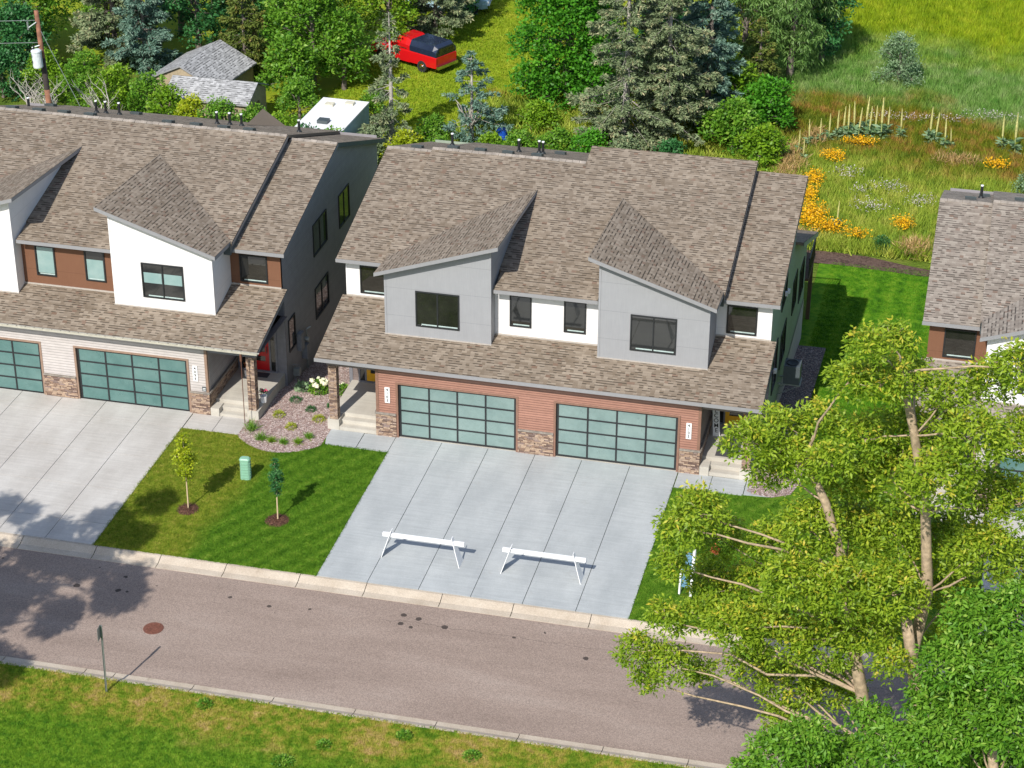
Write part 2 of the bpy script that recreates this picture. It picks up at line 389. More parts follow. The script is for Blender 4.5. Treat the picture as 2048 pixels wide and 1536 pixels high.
def asphalt_mat():
    t = NT('asphalt'); o = t.pos(); X, Y, Z = t.xyz(o)
    mp = t.n('ShaderNodeMapping'); mp.inputs['Scale'].default_value = (.25, 1.1, 1); t.l(o, mp.inputs[0])
    k = t.ramp(t.noise(.7, mp.outputs[0], 5, .6), [(.25, (.225, .170, .140)), (.55, (.285, .220, .183)), (.8, (.335, .270, .228))])
    k = t.mix(.5, k, t.ramp(t.noise(24, o, 3, .8), [(.38, .25), (.5, .5), (.62, .77)]), 'OVERLAY')
    vo = t.n('ShaderNodeTexVoronoi'); vo.inputs['Scale'].default_value = 22; t.l(o, vo.inputs['Vector'])
    spk = t.math('LESS_THAN', vo.outputs['Distance'], .17)
    k = t.mix(t.math('MULTIPLY', spk, .55), k, (.46, .40, .35))
    # crack running along the street, faint
    cr = t.math('ABSOLUTE', t.math('SUBTRACT', t.math('ADD', Y, t.math('MULTIPLY', t.noise(.8, o, 5, .7), .55)), -12.05))
    crm = t.math('MULTIPLY', t.math('LESS_THAN', cr, .010), t.math('GREATER_THAN', X, 3.0))
    k = t.mix(t.math('MULTIPLY', crm, .55), k, (.07, .055, .05))
    # tar drips and damp spots, in a band near the far gutter
    v2 = t.n('ShaderNodeTexVoronoi'); v2.inputs['Scale'].default_value = 1.9; v2.inputs['Randomness'].default_value = 1; t.l(o, v2.inputs['Vector'])
    bandp = t.math('MULTIPLY', t.math('LESS_THAN', t.math('ABSOLUTE', t.math('ADD', Y, 12.35)), .85), t.math('GREATER_THAN', t.noise(.42, o, 3), .44))
    rad = t.math('MULTIPLY', t.xyz(v2.outputs['Color'])[0], .24)
    wob = t.math('MULTIPLY', t.math('SUBTRACT', t.noise(9, o, 4), .5), .18)
    sp = t.math('MULTIPLY', t.math('LESS_THAN', t.math('ADD', v2.outputs['Distance'], wob), rad), bandp)
    k = t.mix(t.math('MULTIPLY', sp, .85), k, (.035, .028, .026))
    return t.pbr(k, .9, spec=.25, normal=t.bump(t.noise(60, o, 3), .5, .01))
MT['asphalt'] = asphalt_mat()
def gravel_mat(name, cols, sc=16):
    t = NT(name); o = t.pos(); v = t.n('ShaderNodeTexVoronoi'); v.inputs['Scale'].default_value = sc; t.l(o, v.inputs['Vector'])
    r = t.xyz(v.outputs['Color'])[0]; k = t.ramp(r, [(i/(len(cols)-1), c) for i, c in enumerate(cols)])
    return t.pbr(k, .85, spec=.3, normal=t.bump(v.outputs['Distance'], .9, .03))
MT['gravel'] = gravel_mat('pink_river_gravel', [(.13, .085, .075), (.30, .20, .175), (.24, .19, .18), (.42, .33, .30), (.55, .47, .43)])
MT['gravel_dk'] = gravel_mat('dark_crushed_gravel', [(.05, .042, .045), (.12, .10, .10), (.09, .08, .09), (.20, .17, .17), (.34, .31, .30)])
t_ = NT('pebble'); a_ = t_.n('ShaderNodeAttribute', attribute_name='tint').outputs['Fac']
MT['pebble'] = t_.pbr(t_.ramp(a_, [(0, (.13, .08, .07)), (.3, (.34, .22, .19)), (.5, (.25, .20, .19)), (.75, (.45, .34, .31)), (1, (.66, .58, .54))]), .75)
MT['mulch'] = gravel_mat('bark_mulch', [(.05, .022, .014), (.12, .055, .035), (.09, .045, .03), (.22, .11, .07)], 26)
MT['soil'] = gravel_mat('dark_soil', [(.05, .03, .024), (.09, .055, .042), (.13, .085, .065), (.10, .06, .05)], 9)
MT['bark'] = simple('pale_bark', (.36, .27, .18), .9, var=.35, nscale=7, bump=.8)
MT['bark_dk'] = simple('grey_bark', (.17, .14, .12), .9, var=.35, nscale=5, bump=.8)
MT['bark_grey'] = simple('pale_grey_bark', (.38, .35, .31), .9, var=.3, nscale=5, bump=.6)
MT['stake'] = simple('pale_young_bark', (.55, .42, .26), .8)
MT['leaf_ash'] = leaf_mat('ash_leaf', (.085, .19, .012), (.33, .44, .03), (.62, .50, .06), .36)
MT['leaf_green'] = leaf_mat('bright_leaf', (.045, .16, .012), (.18, .36, .03), (.34, .48, .08), .34)
MT['leaf_maple'] = leaf_mat('maple_leaf', (.035, .15, .012), (.10, .33, .018), (.17, .40, .03), .32)
MT['leaf_lime'] = leaf_mat('lime_leaf', (.08, .20, .01), (.22, .38, .02), (.34, .45, .04), .32)
MT['leaf_yellow'] = leaf_mat('yellow_green_leaf', (.16, .26, .01), (.42, .48, .02), (.58, .55, .04), .32)
MT['leaf_dark'] = leaf_mat('dark_leaf', (.018, .085, .022), (.05, .19, .05), (.12, .27, .09), .22)
MT['leaf_willow'] = leaf_mat('willow_leaf', (.07, .16, .03), (.19, .33, .08), (.30, .42, .16), .3)
MT['leaf_silver'] = leaf_mat('silver_leaf', (.10, .20, .08), (.26, .38, .20), (.42, .52, .34), .25)
MT['leaf_spruce'] = leaf_mat('spruce_needles', (.07, .12, .05), (.23, .29, .145), (.42, .39, .22), .12, .7)
MT['leaf_blue'] = leaf_mat('blue_spruce_needles', (.05, .12, .085), (.15, .26, .19), (.28, .38, .29), .12, .7)
MT['leaf_cedar'] = leaf_mat('cedar_needles', (.05, .085, .015), (.14, .19, .03), (.27, .22, .06), .12, .7)
MT['leaf_red'] = leaf_mat('red_leaf', (.16, .03, .015), (.45, .12, .04), (.6, .25, .08), .3)
MT['chrome'] = simple('chrome', (.6, .6, .6), .2, 1)
MT['rubber'] = simple('tyre', (.02, .02, .02), .8)
MT['rust'] = simple('rusty_iron', (.16, .06, .038), .75, var=.35, nscale=14, bump=.6)
MT['galv'] = simple('galvanised_steel', (.34, .37, .36), .45, .6, var=.15)
MT['util_green'] = simple('utility_green', (.22, .42, .30), .45, var=.06)
MT['wood_pole'] = simple('weathered_pole', (.22, .10, .06), .9, var=.35, nscale=4, bump=.4)
MT['char'] = simple('charred_pole', (.04, .03, .028), .9)
MT['tan_wall'] = simple('tan_shed_wall', (.36, .29, .19), .8)
MT['deck'] = simple('deck_timber', (.13, .085, .05), .8)
MT['ac'] = simple('air_conditioner_grille', (.075, .09, .10), .5)
MT['mat'] = simple('charcoal_door_mat', (.055, .055, .06), .95, var=.25, nscale=20)
MT['plastic_blue'] = simple('blue_plastic', (.01, .08, .45), .5)
MT['meter'] = simple('meter_grey', (.19, .20, .22), .5)
MT['petal_white'] = simple('cream_petals', (.78, .77, .56), .7, var=.15, nscale=20)
MT['petal_pink'] = simple('pink_petals', (.7, .06, .16), .7, var=.2)

# ------------------------------------------------------------------ terrain and hard landscape
def gz(x, y):
    """ground height: level in front, falling behind the houses"""
    if y < 2.5: return 0.0
    if y < 7.6: return -1.0*(y-2.5)/5.1
    if y < 16.5: return -1.0-1.2*(y-7.6)/8.9
    if y < 21: return -2.2-.6*(y-16.5)/4.5
    return -2.8
def sheet(name, mat, x0, x1, y0, y1, nx, ny, dz, kind='structure', clip=None):
    m = MB(); xs = np.linspace(x0, x1, nx+1); ys = np.linspace(y0, y1, ny+1)
    for j in range(ny):
        for i in range(nx):
            q = [(xs[i], ys[j]), (xs[i+1], ys[j]), (xs[i+1], ys[j+1]), (xs[i], ys[j+1])]
            if clip and not clip(sum(a for a, _ in q)/4, sum(b for _, b in q)/4): continue
            m.poly([(a, b, gz(a, b)+dz) for a, b in q])
    return tag(m.build(name, mat), kind=kind)
t_ = NT('wild_ground'); p_ = t_.pos()
k_ = t_.ramp(t_.noise(.35, p_, 6, .65), [(.3, (.06, .11, .015)), (.5, (.11, .17, .02)), (.7, (.18, .20, .04))])
MT['wild'] = t_.pbr(k_, .95, spec=.1, normal=t_.bump(t_.noise(6, p_, 5), .8, .2))
MT['g_front'] = ground_mat('front_lawn_ground', 'front'); MT['g_verge'] = ground_mat('verge_ground', 'verge')
MT['g_back'] = ground_mat('back_yard_ground', 'back'); MT['g_side'] = ground_mat('side_lawn_ground', 'side')
MT['b_front'] = blade_mat('front_grass', 'front'); MT['b_verge'] = blade_mat('verge_grass', 'verge')
MT['b_back'] = blade_mat('back_grass', 'back'); MT['b_side'] = blade_mat('side_grass', 'side')
# one base sheet to the horizon
m = MB()
ysn = [-600, -18.3, -10.4, 0, 2.5, 5, 7.6, 12, 16.5, 21, 30, 60, 120, 900]
for a, b in zip(ysn[:-1], ysn[1:]):
    for xa, xb in ((-900, -60), (-60, 0), (0, 60), (60, 900)):
        if a == -18.3 and b == -10.4:
            m.poly([(xa, a, -.3), (xb, a, -.3), (xb, b, -.3), (xa, b, -.3)]); continue
        m.poly([(xa, a, gz(0, a)-.05), (xb, a, gz(0, a)-.05), (xb, b, gz(0, b)-.05), (xa, b, gz(0, b)-.05)])
tag(m.build('ground', MT['wild']), kind='structure')
m = MB(); m.poly([(-200, -17.70, -.15), (200, -17.70, -.15), (200, -11.10, -.15), (-200, -11.10, -.15)])
tag(m.build('road', MT['asphalt']), kind='structure')
# curbs: sloping gutter pan + rolled top, in separate cast lengths
def curb(name, y_road, y_back, xs, zr=-.135, zb=.004):
    m = MB(); sgn = 1 if y_back > y_road else -1; ym = y_road+(y_back-y_road)*.42
    for a, b in zip(xs[:-1], xs[1:]):
        a += .012; b -= .012
        prof = [(y_road, zr-.3), (y_road, zr), (ym, zr+.015), (y_back-sgn*.10, zb), (y_back, zb), (y_back, zb-.4)]
        for (ya, za), (yb, zb_) in zip(prof[:-1], prof[1:]):
            q = [(a, ya, za), (b, ya, za), (b, yb, zb_), (a, yb, zb_)]
            m.poly(q if sgn > 0 else q[::-1])
    return tag(m.build(name, MT['curb']), kind='structure')
curb('far_curb', -11.17, -10.47, [-60, -40, -25, -20.5, -17.6, -14.6, -11.6, -8.65, -6.1, -3.54, -.7, 1.83, 4.67, 7.31, 10.14, 12.84, 15.6, 18.5, 21.5, 24.5, 40, 80])
curb('near_curb', -17.64, -18.20, [-60, -30, -15, -12, -9, -6.0, -4.95, -2.1, .75, 3.6, 6.4, 9.2, 12.0, 14.8, 17.6, 20.4, 40, 80], zr=-.10)
m = MB(); m.poly([(-200, -60, .002), (200, -60, .002), (200, -18.19, .002), (-200, -18.19, .002)]); tag(m.build('verge', MT['g_verge']), kind='structure')
# concrete slabs with open joints
def slabs(name, mat, xs, ys, z=.012, gap=.011):
    m = MB()
    for a, b in zip(xs[:-1], xs[1:]):
        for c, d in zip(ys[:-1], ys[1:]):
            m.box(a+gap, b-gap, c+gap, d-gap, z-.09, z, 'xXyYZ')
    return tag(m.build(name, mat), kind='structure')
def bed(name, x0, x1, y0, y1): m = MB(); m.poly([(x0, y0, -.03), (x1, y0, -.03), (x1, y1, -.03), (x0, y1, -.03)]); return tag(m.build(name, MT['joint']), kind='structure')
slabs('driveway', MT['conc_b'], [-.12, 1.81, 3.74, 5.68, 7.59, 9.54, 11.47], [-10.46, -1.3, -.0])
slabs('driveway', MT['conc_a'], [-26, -20.3, -18.4, -16.5, -14.65, -12.72, -10.78, -8.84], [-10.46, -9.0, -6.55, -3.95, -1.35, 0.0])
slabs('driveway', MT['conc_a'], [23.5, 25.4, 27.4, 29.3, 31.2, 33.2, 35.1], [-10.46, -7.2, -4.2, -1.3, 0])
slabs('walkway', MT['conc_b'], [-1.45, -.12], [-1.28, -.02]); 
m = MB(); m.slab([(-2.75, -1.22, .012), (-1.47, -1.27, .012), (-1.47, -.02, .012), (-3.02, -.02, .012)], .09); tag(m.build('walkway', MT['conc_b']), kind='structure')
slabs('walkway', MT['conc_b'], [11.49, 12.85, 14.2], [-1.22, -.02])
m = MB(); m.slab([(14.22, -1.15, .012), (15.2, -1.08, .012), (15.7, -.75, .012), (14.9, -.02, .012), (14.22, -.02, .012)], .09); tag(m.build('walkway', MT['conc_b']), kind='structure')
slabs('walkway', MT['conc_a'], [-8.82, -7.55, -6.2], [-1.36, -.04])
slabs('walkway', MT['conc_a'], [20.6, 22.0, 23.4], [-1.3, -.02])
# lawns
def in_bed_front(x, y):
    # gravel bed between the two near porches
    if -6.42 < x < -2.95 and y > -2.4:
        yb = -1.42-.95*math.sin(max(0, min(1, (x+6.35)/3.45))*math.pi)**.8
        return y > yb
    return False
LAWN_F = lambda x, y: (-8.84 < x < -.12 and -10.47 < y < (-1.36 if x < -6.2 else (-1.30 if x > -2.9 else 99)) and not in_bed_front(x, y) and y < -1.2) or (11.47 < x < 23.4 and -10.47 < y < (-1.2 if x < 15.0 else 2.5) and not (14.9 < x < 16.3 and y > -.95 - .0))
m = MB()
m.poly([(-8.83, -10.46, .004), (-.13, -10.46, .004), (-.13, -1.29, .004), (-2.8, -1.26, .004), (-2.8, 2.5, .004), (-6.2, 2.5, .004), (-6.2, -1.37, .004), (-8.83, -1.37, .004)])
tag(m.build('front_lawn', MT['g_front']), kind='structure')
m = MB(); m.poly([(11.48, -10.46, .004), (23.45, -10.46, .004), (23.45, -1.3, .004), (20.2, -1.2, .004), (20.2, 2.5, .004), (14.45, 2.5, .004), (14.45, -1.1, .004), (11.48, -1.24, .004)])
tag(m.build('front_lawn', MT['g_front']), kind='structure')
sheet('side_lawn', MT['g_side'], 14.3, 26, 2.5, 27.0, 12, 24, .004)
sheet('gravel_strip', MT['gravel_dk'], 14.3, 15.72, 2.5, 16.2, 2, 14, .03, clip=lambda x, y: True)
m = MB(); ring = []
for k in range(19):
    x = -6.42+3.55*k/18; ring.append((x, -1.42-.97*math.sin(k/18*math.pi)**.8, .02))
m.poly(ring+[(-2.87, -.02, .02), (-2.87, 2.5, .02), (-6.42, 2.5, .02)])
bedo = m.build('gravel_bed', MT['gravel']); tag(bedo, kind='structure')
sheet('gravel_bed', MT['gravel'], -6.42, -2.87, 2.5, 18, 3, 16, .02)
m = MB(); m.poly([(14.5, -1.0, .02), (15.3, -1.1, .02), (16.0, -.7, .02), (16.3, .4, .02), (16.2, 2.5, .02), (14.3, 2.5, .02), (14.3, -.02, .02)]); tag(m.build('gravel_bed', MT['gravel']), kind='structure')
m = MB(); pts = [(13.0, 26.7), (15.5, 26.75), (17.5, 26.6), (19.4, 26.4), (20.5, 26.6), (20.3, 27.1), (18.6, 27.5), (16.6, 28.1), (14.5, 28.25), (13.0, 28.1)]
m.poly([(a, b, -2.78) for a, b in pts]); tag(m.build('soil_strip', MT['soil']), kind='structure')
m = MB(); m.poly([(-13, 36, -2.795), (6, 40, -2.795), (6, 120, -2.795), (-60, 120, -2.795), (-60, 45, -2.795), (-30, 45, -2.795)]); tag(m.build('back_yard', MT['g_back']), kind='structure')

# ------------------------------------------------------------------ vegetation builders
def rnd(seed): return np.random.default_rng(seed)
def blades(name, mat, pts, z, rng, h=(.04, .08), w_=.012, lean=.5, per=3, label=None):
    n = len(pts)*per; p = np.repeat(np.asarray(pts), per, 0); zz = np.repeat(np.asarray(z), per)
    a = rng.uniform(0, 2*np.pi, n); hh = rng.uniform(h[0], h[1], n); p = p+rng.normal(0, .02+hh.mean()*.15, (n, 2))
    ww = w_*rng.uniform(.7, 1.3, n); lx = np.cos(a)*hh*lean*rng.uniform(.3, 1, n); ly = np.sin(a)*hh*lean*rng.uniform(.3, 1, n)
    b = rng.uniform(0, 2*np.pi, n); bx, by = np.cos(b)*ww, np.sin(b)*ww
    V = np.empty((n, 3, 3), np.float32)
    V[:, 0] = np.c_[p[:, 0]-bx, p[:, 1]-by, zz]; V[:, 1] = np.c_[p[:, 0]+bx, p[:, 1]+by, zz]; V[:, 2] = np.c_[p[:, 0]+lx, p[:, 1]+ly, zz+hh]
    tint = np.repeat(np.clip(rng.normal(.5, .2, n), 0, 1), 3)
    return np_mesh(name, V.reshape(-1, 3), np.arange(n*3).reshape(-1, 3), mat, tint=tint)
def scatter(rng, x0, x1, y0, y1, dens, ok=None):
    n = int((x1-x0)*(y1-y0)*dens); p = np.c_[rng.uniform(x0, x1, n), rng.uniform(y0, y1, n)]
    if ok: p = p[[ok(a, b) for a, b in p]]
    return p
def leaves(centers, dirs, L, W, rng, jit=.35, tint=None, droop=0.0):
    """rhombic leaves: base point, direction, length, width"""
    n = len(centers); d = dirs+rng.normal(0, jit, dirs.shape); d[:, 2] -= droop
    d /= np.linalg.norm(d, axis=1, keepdims=True)+1e-9
    r = rng.normal(0, 1, d.shape); s = np.cross(d, r*.55+np.array([0, 0, 1.0])); s /= np.linalg.norm(s, axis=1, keepdims=True)+1e-9
    L = L*rng.uniform(.7, 1.25, (n, 1)); W = W*rng.uniform(.8, 1.2, (n, 1))
    up = np.cross(s, d)
    V = np.empty((n, 4, 3), np.float32)
    V[:, 0] = centers; V[:, 1] = centers+d*L*.45+s*W+up*L*.06; V[:, 2] = centers+d*L-up*L*.08; V[:, 3] = centers+d*L*.45-s*W+up*L*.06
    if tint is None: tint = rng.uniform(0, 1, n)
    return V.reshape(-1, 3), np.repeat(tint, 4)
def rand_dirs(rng, n, zmin=-1):
    v = rng.normal(0, 1, (n, 3)); v /= np.linalg.norm(v, axis=1, keepdims=True)
    v[:, 2] = np.where(v[:, 2] < zmin, -v[:, 2], v[:, 2]); return v
def lobe_foliage(lobes, rng, per_m2=55, nl=10, L=.14, W=.025, cr=.17, droop=.35, tipbias=.35):
    """leaf rosettes on and through a set of lobes (x,y,z,r)"""
    CC, DD, TT = [], [], []
    for (x, y, z, r) in lobes:
        k = max(6, int(per_m2*r*r*3)); u = rand_dirs(rng, k, -.75)
        rad = r*(rng.uniform(.25, 1, k)**.45)[:, None]*(1+rng.normal(0, .10, (k, 1)))
        c = np.array([x, y, z])+u*rad*np.array([1, 1, .82])
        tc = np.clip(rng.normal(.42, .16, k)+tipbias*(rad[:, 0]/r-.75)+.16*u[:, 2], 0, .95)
        c = np.repeat(c, nl, 0); tc = np.repeat(tc, nl)+rng.normal(0, .1, k*nl)
        dd = rand_dirs(rng, k*nl, -.3)
        CC.append(c+dd*cr*rng.uniform(0, 1, (k*nl, 1))); DD.append(dd); TT.append(np.clip(tc, 0, 1))
    return leaves(np.concatenate(CC), np.concatenate(DD), L, W, rng, .25, np.concatenate(TT), droop)
def limb(m, a, b, r0, r1, rng, seg=5, wob=.08):
    a = Vector(a); b = Vector(b); d = (b-a).length; P = []; Q = []
    for i in range(seg+1):
        f = i/seg; p = a.lerp(b, f)
        if 0 < i < seg: p += Vector(rng.normal(0, wob*d/seg, 3)*np.array([1, 1, .6]))
        p.z -= .04*d*math.sin(f*math.pi)*(-1)
        P.append(p); Q.append(r0+(r1-r0)*f)
    m.path(P, Q, 6); return P
def crown_tree(name, loc, lobes, trunk, leafmat, barkmat, seed, label, cat='tree', group=None, leaf=(.14, .025), per_m2=55, nl=10, cr=.17, droop=.35, twigs=3, tr=.16):
    """lobes and trunk points are relative to loc (base of the tree)"""
    rng = rnd(seed); root = empty(name, loc, 0, label, cat, group)
    m = MB(); P = [Vector(p) for p in trunk]; n = len(P)
    m.path(P, [tr*(1-.6*i/(n-1)) for i in range(n)], 9)
    for (x, y, z, r) in lobes:
        c = Vector((x, y, z)); best = min(P[1:], key=lambda q: (q-c).length+max(0, q.z-z+.3)*1.5)
        d = (c-best).length
        limb(m, best, c, max(.02, tr*.20*min(1, .35+d/7)), .02, rng, 5, .10)
        for k in range(twigs):
            u = Vector(rand_dirs(rng, 1, -.3)[0]); limb(m, c-u*.1, c+u*r*.95, .018, .006, rng, 3, .15)
    m.build('trunk', barkmat, root, smooth=True)
    V, T = lobe_foliage(lobes, rng, per_m2, nl, leaf[0], leaf[1], cr, droop)
    np_mesh('crown', V, np.arange(len(V)).reshape(-1, 4), leafmat, root, T)
    return root
def auto_lobes(rng, h, r, base=.3, n=14, rl=(.28, .42)):
    out = []
    for i in range(n):
        f = (i+.5)/n; z = h*(base+(1-base)*f*.93); prof = math.sin(math.pi*min(1, .18+.80*f))**.7
        a = i*2.4+rng.uniform(-.5, .5); q = r*prof*rng.uniform(.35, .72)
        out.append((q*math.cos(a), q*math.sin(a), z-.1*h, r*rng.uniform(*rl)))
    out.append((0, 0, h*.88-.1*h, r*.42)); out.append((0, 0, h*.6, r*.55))
    return out
def conifer_mesh(rng, h, r, base=.12, whorls=None, sparse=1.0, up=.12, L=.16, W=.022):
    m = MB(); m.path([(0, 0, 0), (.03, 0, h*.5), (0, .02, h)], [.035*h**.7+.03, .02*h**.7+.02, .01], 7)
    CC, DD, TT = [], [], []; whorls = whorls or int(h*2.6)
    for i in range(whorls):
        f = i/(whorls-1); z = h*(base+(1-base)*f**.92*.97); bl = r*(1-f)**.78*rng.uniform(.8, 1.15)+.10
        if f < .12: bl *= .75+f*2
        for b in range(int(rng.integers(5, 8))):
            if rng.uniform() > sparse: continue
            a = rng.uniform(0, 2*math.pi); q = bl*rng.uniform(.65, 1.1)
            d = np.array([math.cos(a), math.sin(a), 0]); sag = rng.uniform(-.28, up)-.12*(1-f)
            tip = d*q+np.array([0, 0, z+sag*q]); st = np.array([0, 0, z])
            mid = (st+tip)/2+np.array([0, 0, -.05*q])
            m.path([st, mid, tip], [.018+.01*(1-f), .012, .004], 4)
            k = max(5, int(q*17*sparse**.2)); s = np.sqrt(rng.uniform(.05, 1, k))
            c = st+(tip-st)*s[:, None]; c[:, 2] -= .05*q*np.sin(s*np.pi)
            side = np.array([-d[1], d[0], 0]); off = rng.uniform(-1, 1, k)*q*.26*(1.15-s)
            c = c+side*off[:, None]; c[:, 2] -= np.abs(off)*.18
            c = np.repeat(c, 7, 0); dd = d*.8+side*np.repeat(np.sign(off), 7)[:, None]*.7+rng.normal(0, .45, (k*7, 3)); dd[:, 2] += .05
            c = c+rng.normal(0, .045, c.shape)
            CC.append(c); DD.append(dd); TT.append(np.repeat(np.clip(.25+.5*s+rng.normal(0, .16, k), 0, 1), 7))
    CC = np.concatenate(CC); V, T = leaves(CC, np.concatenate(DD), L, W, rng, .2, np.concatenate(TT), .08)
    return m, V, T
def conifer(name, loc, h, r, leafmat, barkmat, seed, label, cat='spruce tree', group=None, **k):
    rng = rnd(seed); root = empty(name, loc, 0, label, cat, group); m, V, T = conifer_mesh(rng, h, r, **k)
    m.build('trunk', barkmat, root, smooth=True); np_mesh('crown', V, np.arange(len(V)).reshape(-1, 4), leafmat, root, T)
    return root

# ------------------------------------------------------------------ townhouses
def text_mesh(name, body, size, loc, mat, parent, face='-y', lead=1.0, ext=.004, rot=0):
    cu = bpy.data.curves.new(name, 'FONT'); cu.body = body; cu.size = size; cu.align_x = 'CENTER'; cu.align_y = 'CENTER'
    cu.space_line = lead; cu.extrude = ext; cu.resolution_u = 3; cu.offset = .002
    o = bpy.data.objects.new(name+'_src', cu); C.objects.link(o)
    dg = bpy.context.evaluated_depsgraph_get(); me = bpy.data.meshes.new_from_object(o.evaluated_get(dg))
    bpy.data.objects.remove(o); me.name = name; me.materials.clear(); me.materials.append(mat)
    me.transform(Matrix.Translation(loc) @ Matrix.Rotation(R(90), 4, 'X') @ Matrix.Rotation(rot, 4, 'Z'))
    q = bpy.data.objects.new(name, me); C.objects.link(q); q.parent = parent; return q
mir = lambda x: 11.36-x
def window(par, face, a0, a1, z0, z1, pos, lites=1, blind=None, sill=True):
    """face '-y', '+x' or '-x'; a runs along the wall"""
    d = -1 if face in ('-y', '-x') else 1
    def bx(m, a, b, c, e, o0, o1):
        p, q = sorted((pos+d*o0, pos+d*o1))
        m.box(a, b, p, q, c, e) if face == '-y' else m.box(p, q, a, b, c, e)
    f = MB(); t = .055
    bx(f, a0, a0+t, z0, z1, -.03, .045); bx(f, a1-t, a1, z0, z1, -.03, .045)
    bx(f, a0+t, a1-t, z0, z0+t, -.03, .045); bx(f, a0+t, a1-t, z1-t, z1, -.03, .045)
    if lites == 2: c = (a0+a1)/2; bx(f, c-.028, c+.028, z0+t, z1-t, -.03, .035)
    o = f.build('window', MT['black'], par)
    g = MB(); bx(g, a0+t, a1-t, z0+t, z1-t, -.02, .006); g.build('pane', MT['glass'], o)
    if blind:
        b = MB(); lo, hi = blind; h = z1-z0-2*t; cuts = [(a0+t+.03, a1-t-.03)] if lites == 1 else [(a0+t+.03, (a0+a1)/2-.05), ((a0+a1)/2+.05, a1-t-.03)]
        for p, q in cuts: bx(b, p, q, z0+t+h*lo, z0+t+h*hi, .006, .011)
        b.build('blind', MT['blind'], o)
    if sill and face == '-y':
        s = MB(); bx(s, a0+t+(a1-a0)*.10, a1-t-.03, z0+t+.01, z0+t+.06, .006, .012); s.build('sill', MT['sill'], o)
    return o
def laps(m, x0, x1, y, z0, z1, pitch):
    k0 = math.floor((z0+20)/pitch)
    k = k0
    while True:
        a = max(z0, k*pitch-20); b = min(z1, (k+1)*pitch-20)
        if a >= z1-1e-4: break
        if b-a > .004:
            m.poly([(x0, y-.016, a), (x1, y-.016, a), (x1, y-.003, b), (x0, y-.003, b)])
            m.poly([(x0, y, a), (x1, y, a), (x1, y-.016, a), (x0, y-.016, a)])
        k += 1
def townhouse(name, loc, label, o, group='townhouses along the street'):
    root = empty(name, loc, 0, label, 'townhouse', group)
    sh = o.get('shingle', MT['shingle']); zl = lambda y: 3.5+.25*(y+.5)
    zm = lambda y: 6.36+.25*(y-1.55); zs = lambda y: 6.3+.25*(y-2.95); k = math.hypot(1, .25)
    yl = 10.15; yr = 11.3 if o.get('step') else 10.15; sl_ = 10.55; sr = 11.25 if o.get('step') else 10.55
    W0, W1 = -3.11, 14.42
    # ---- garage front: siding in three piers and a header
    m = MB(); p = o['pitch']
    for a, b, z0 in ((-.90, -.09, 1.10), (4.97, 6.41, 1.10), (11.49, 12.26, 1.10)): laps(m, a, b, 0, z0, 2.55, p)
    laps(m, -.90, 12.26, 0, 2.55, 3.44, p)
    for a, b in ((-.90, -.02), (4.90, 6.48), (11.42, 12.26)): m.box(a, b, .002, .22, 0, 2.47, 'xXyYZ')
    m.box(-.90, 12.26, .002, .22, 2.47, 3.44, 'xXyYz')
    m.build('garage_wall', o['siding'], root)
    m = MB(); m.box(-.895, -.885+.001, .22, 3.4, .0, 3.4, 'x'); m.box(12.25, 12.255, .22, 3.4, 0, 3.4, 'X'); m.build('porch_side_wall', o['siding_side'], root)
    m = MB()
    for a, b in ((-.94, -.085), (4.965, 6.415), (11.485, 12.30)): m.box(a, b, -.06, .0015, 0, 1.03, 'xXyYZ')
    m.box(12.26, 12.31, .0, 3.35, .0, 1.03, 'XYZ'); m.box(-.95, -.90, .0, 3.35, 0, 1.03, 'xYZ')
    m.build('stone_veneer', MT['stone'], root)
    m = MB()
    for a, b in ((-.97, -.085), (4.965, 6.415), (11.485, 12.33)): m.box(a, b, -.10, .0, 1.032, 1.10)
    m.box(12.25, 12.35, .003, 3.35, 1.034, 1.102); m.box(-.99, -.90, .003, 3.35, 1.034, 1.102)
    m.build('stone_cap', MT['cap_stone'], root, bevel=.012)
    m = MB()
    for x0 in (0, 6.5):
        m.box(x0-.09, x0-.0, -.03, .12, 0, 2.55); m.box(x0+4.88, x0+4.97, -.03, .12, 0, 2.55); m.box(x0+.0005, x0+4.8795, -.03, .12, 2.46, 2.548)
    m.box(12.17, 12.285, -.03, .10, 1.103, 3.40); m.box(-.925, -.81, -.03, .10, 1.103, 3.40)
    m.build('door_trim', o['trim'], root)
    for x0 in (0, 6.5):
        g = empty('garage_door', (0, 0, 0)); g.parent = root
        f = MB(); f.box(x0+.01, x0+.10, .07, .11, .0, 2.45); f.box(x0+4.78, x0+4.87, .07, .11, .0, 2.45)
        for i in range(1, 4): xx = x0+.10+4.68*i/4; f.box(xx-.035, xx+.035, .07, .11, .095, 2.37)
        for i in range(5):
            zz = .05+i*(2.36/4); hw = .045 if i in (0, 4) else .032
            f.box(x0+.10, x0+4.78, .072, .108, zz-hw+(.0 if i else .005), zz+hw)
        f.box(x0+.01, x0+4.87, .065, .12, -.0, .03) 
        f.build('frame', MT['black'], g)
        q = MB(); q.box(x0+.05, x0+4.83, .09, .10, .05, 2.42); q.build('frosted_panels', o['frost'], g)
    m = MB(); m.box(-.1, 11.5, .0, .6, -.06, .016, 'yZ'); m.build('garage_apron', MT['conc_step'], root)
    m = MB(); m.box(-.88, 12.24, .3, .34, 0, 3.4, 'y'); m.build('garage_inner_wall', MT['dark_metal'], root)
    # ---- lower roof over garage and porches
    m = MB(); a, b = -3.30, 14.66
    m.slab([(a, -.5, zl(-.5)), (b, -.5, zl(-.5)), (b, 3.4, zl(3.4)), (a, 3.4, zl(3.4))], .13, [(a, 0), (b, 0), (b, 3.9*k), (a, 3.9*k)])
    m.build('lower_roof', sh, root)
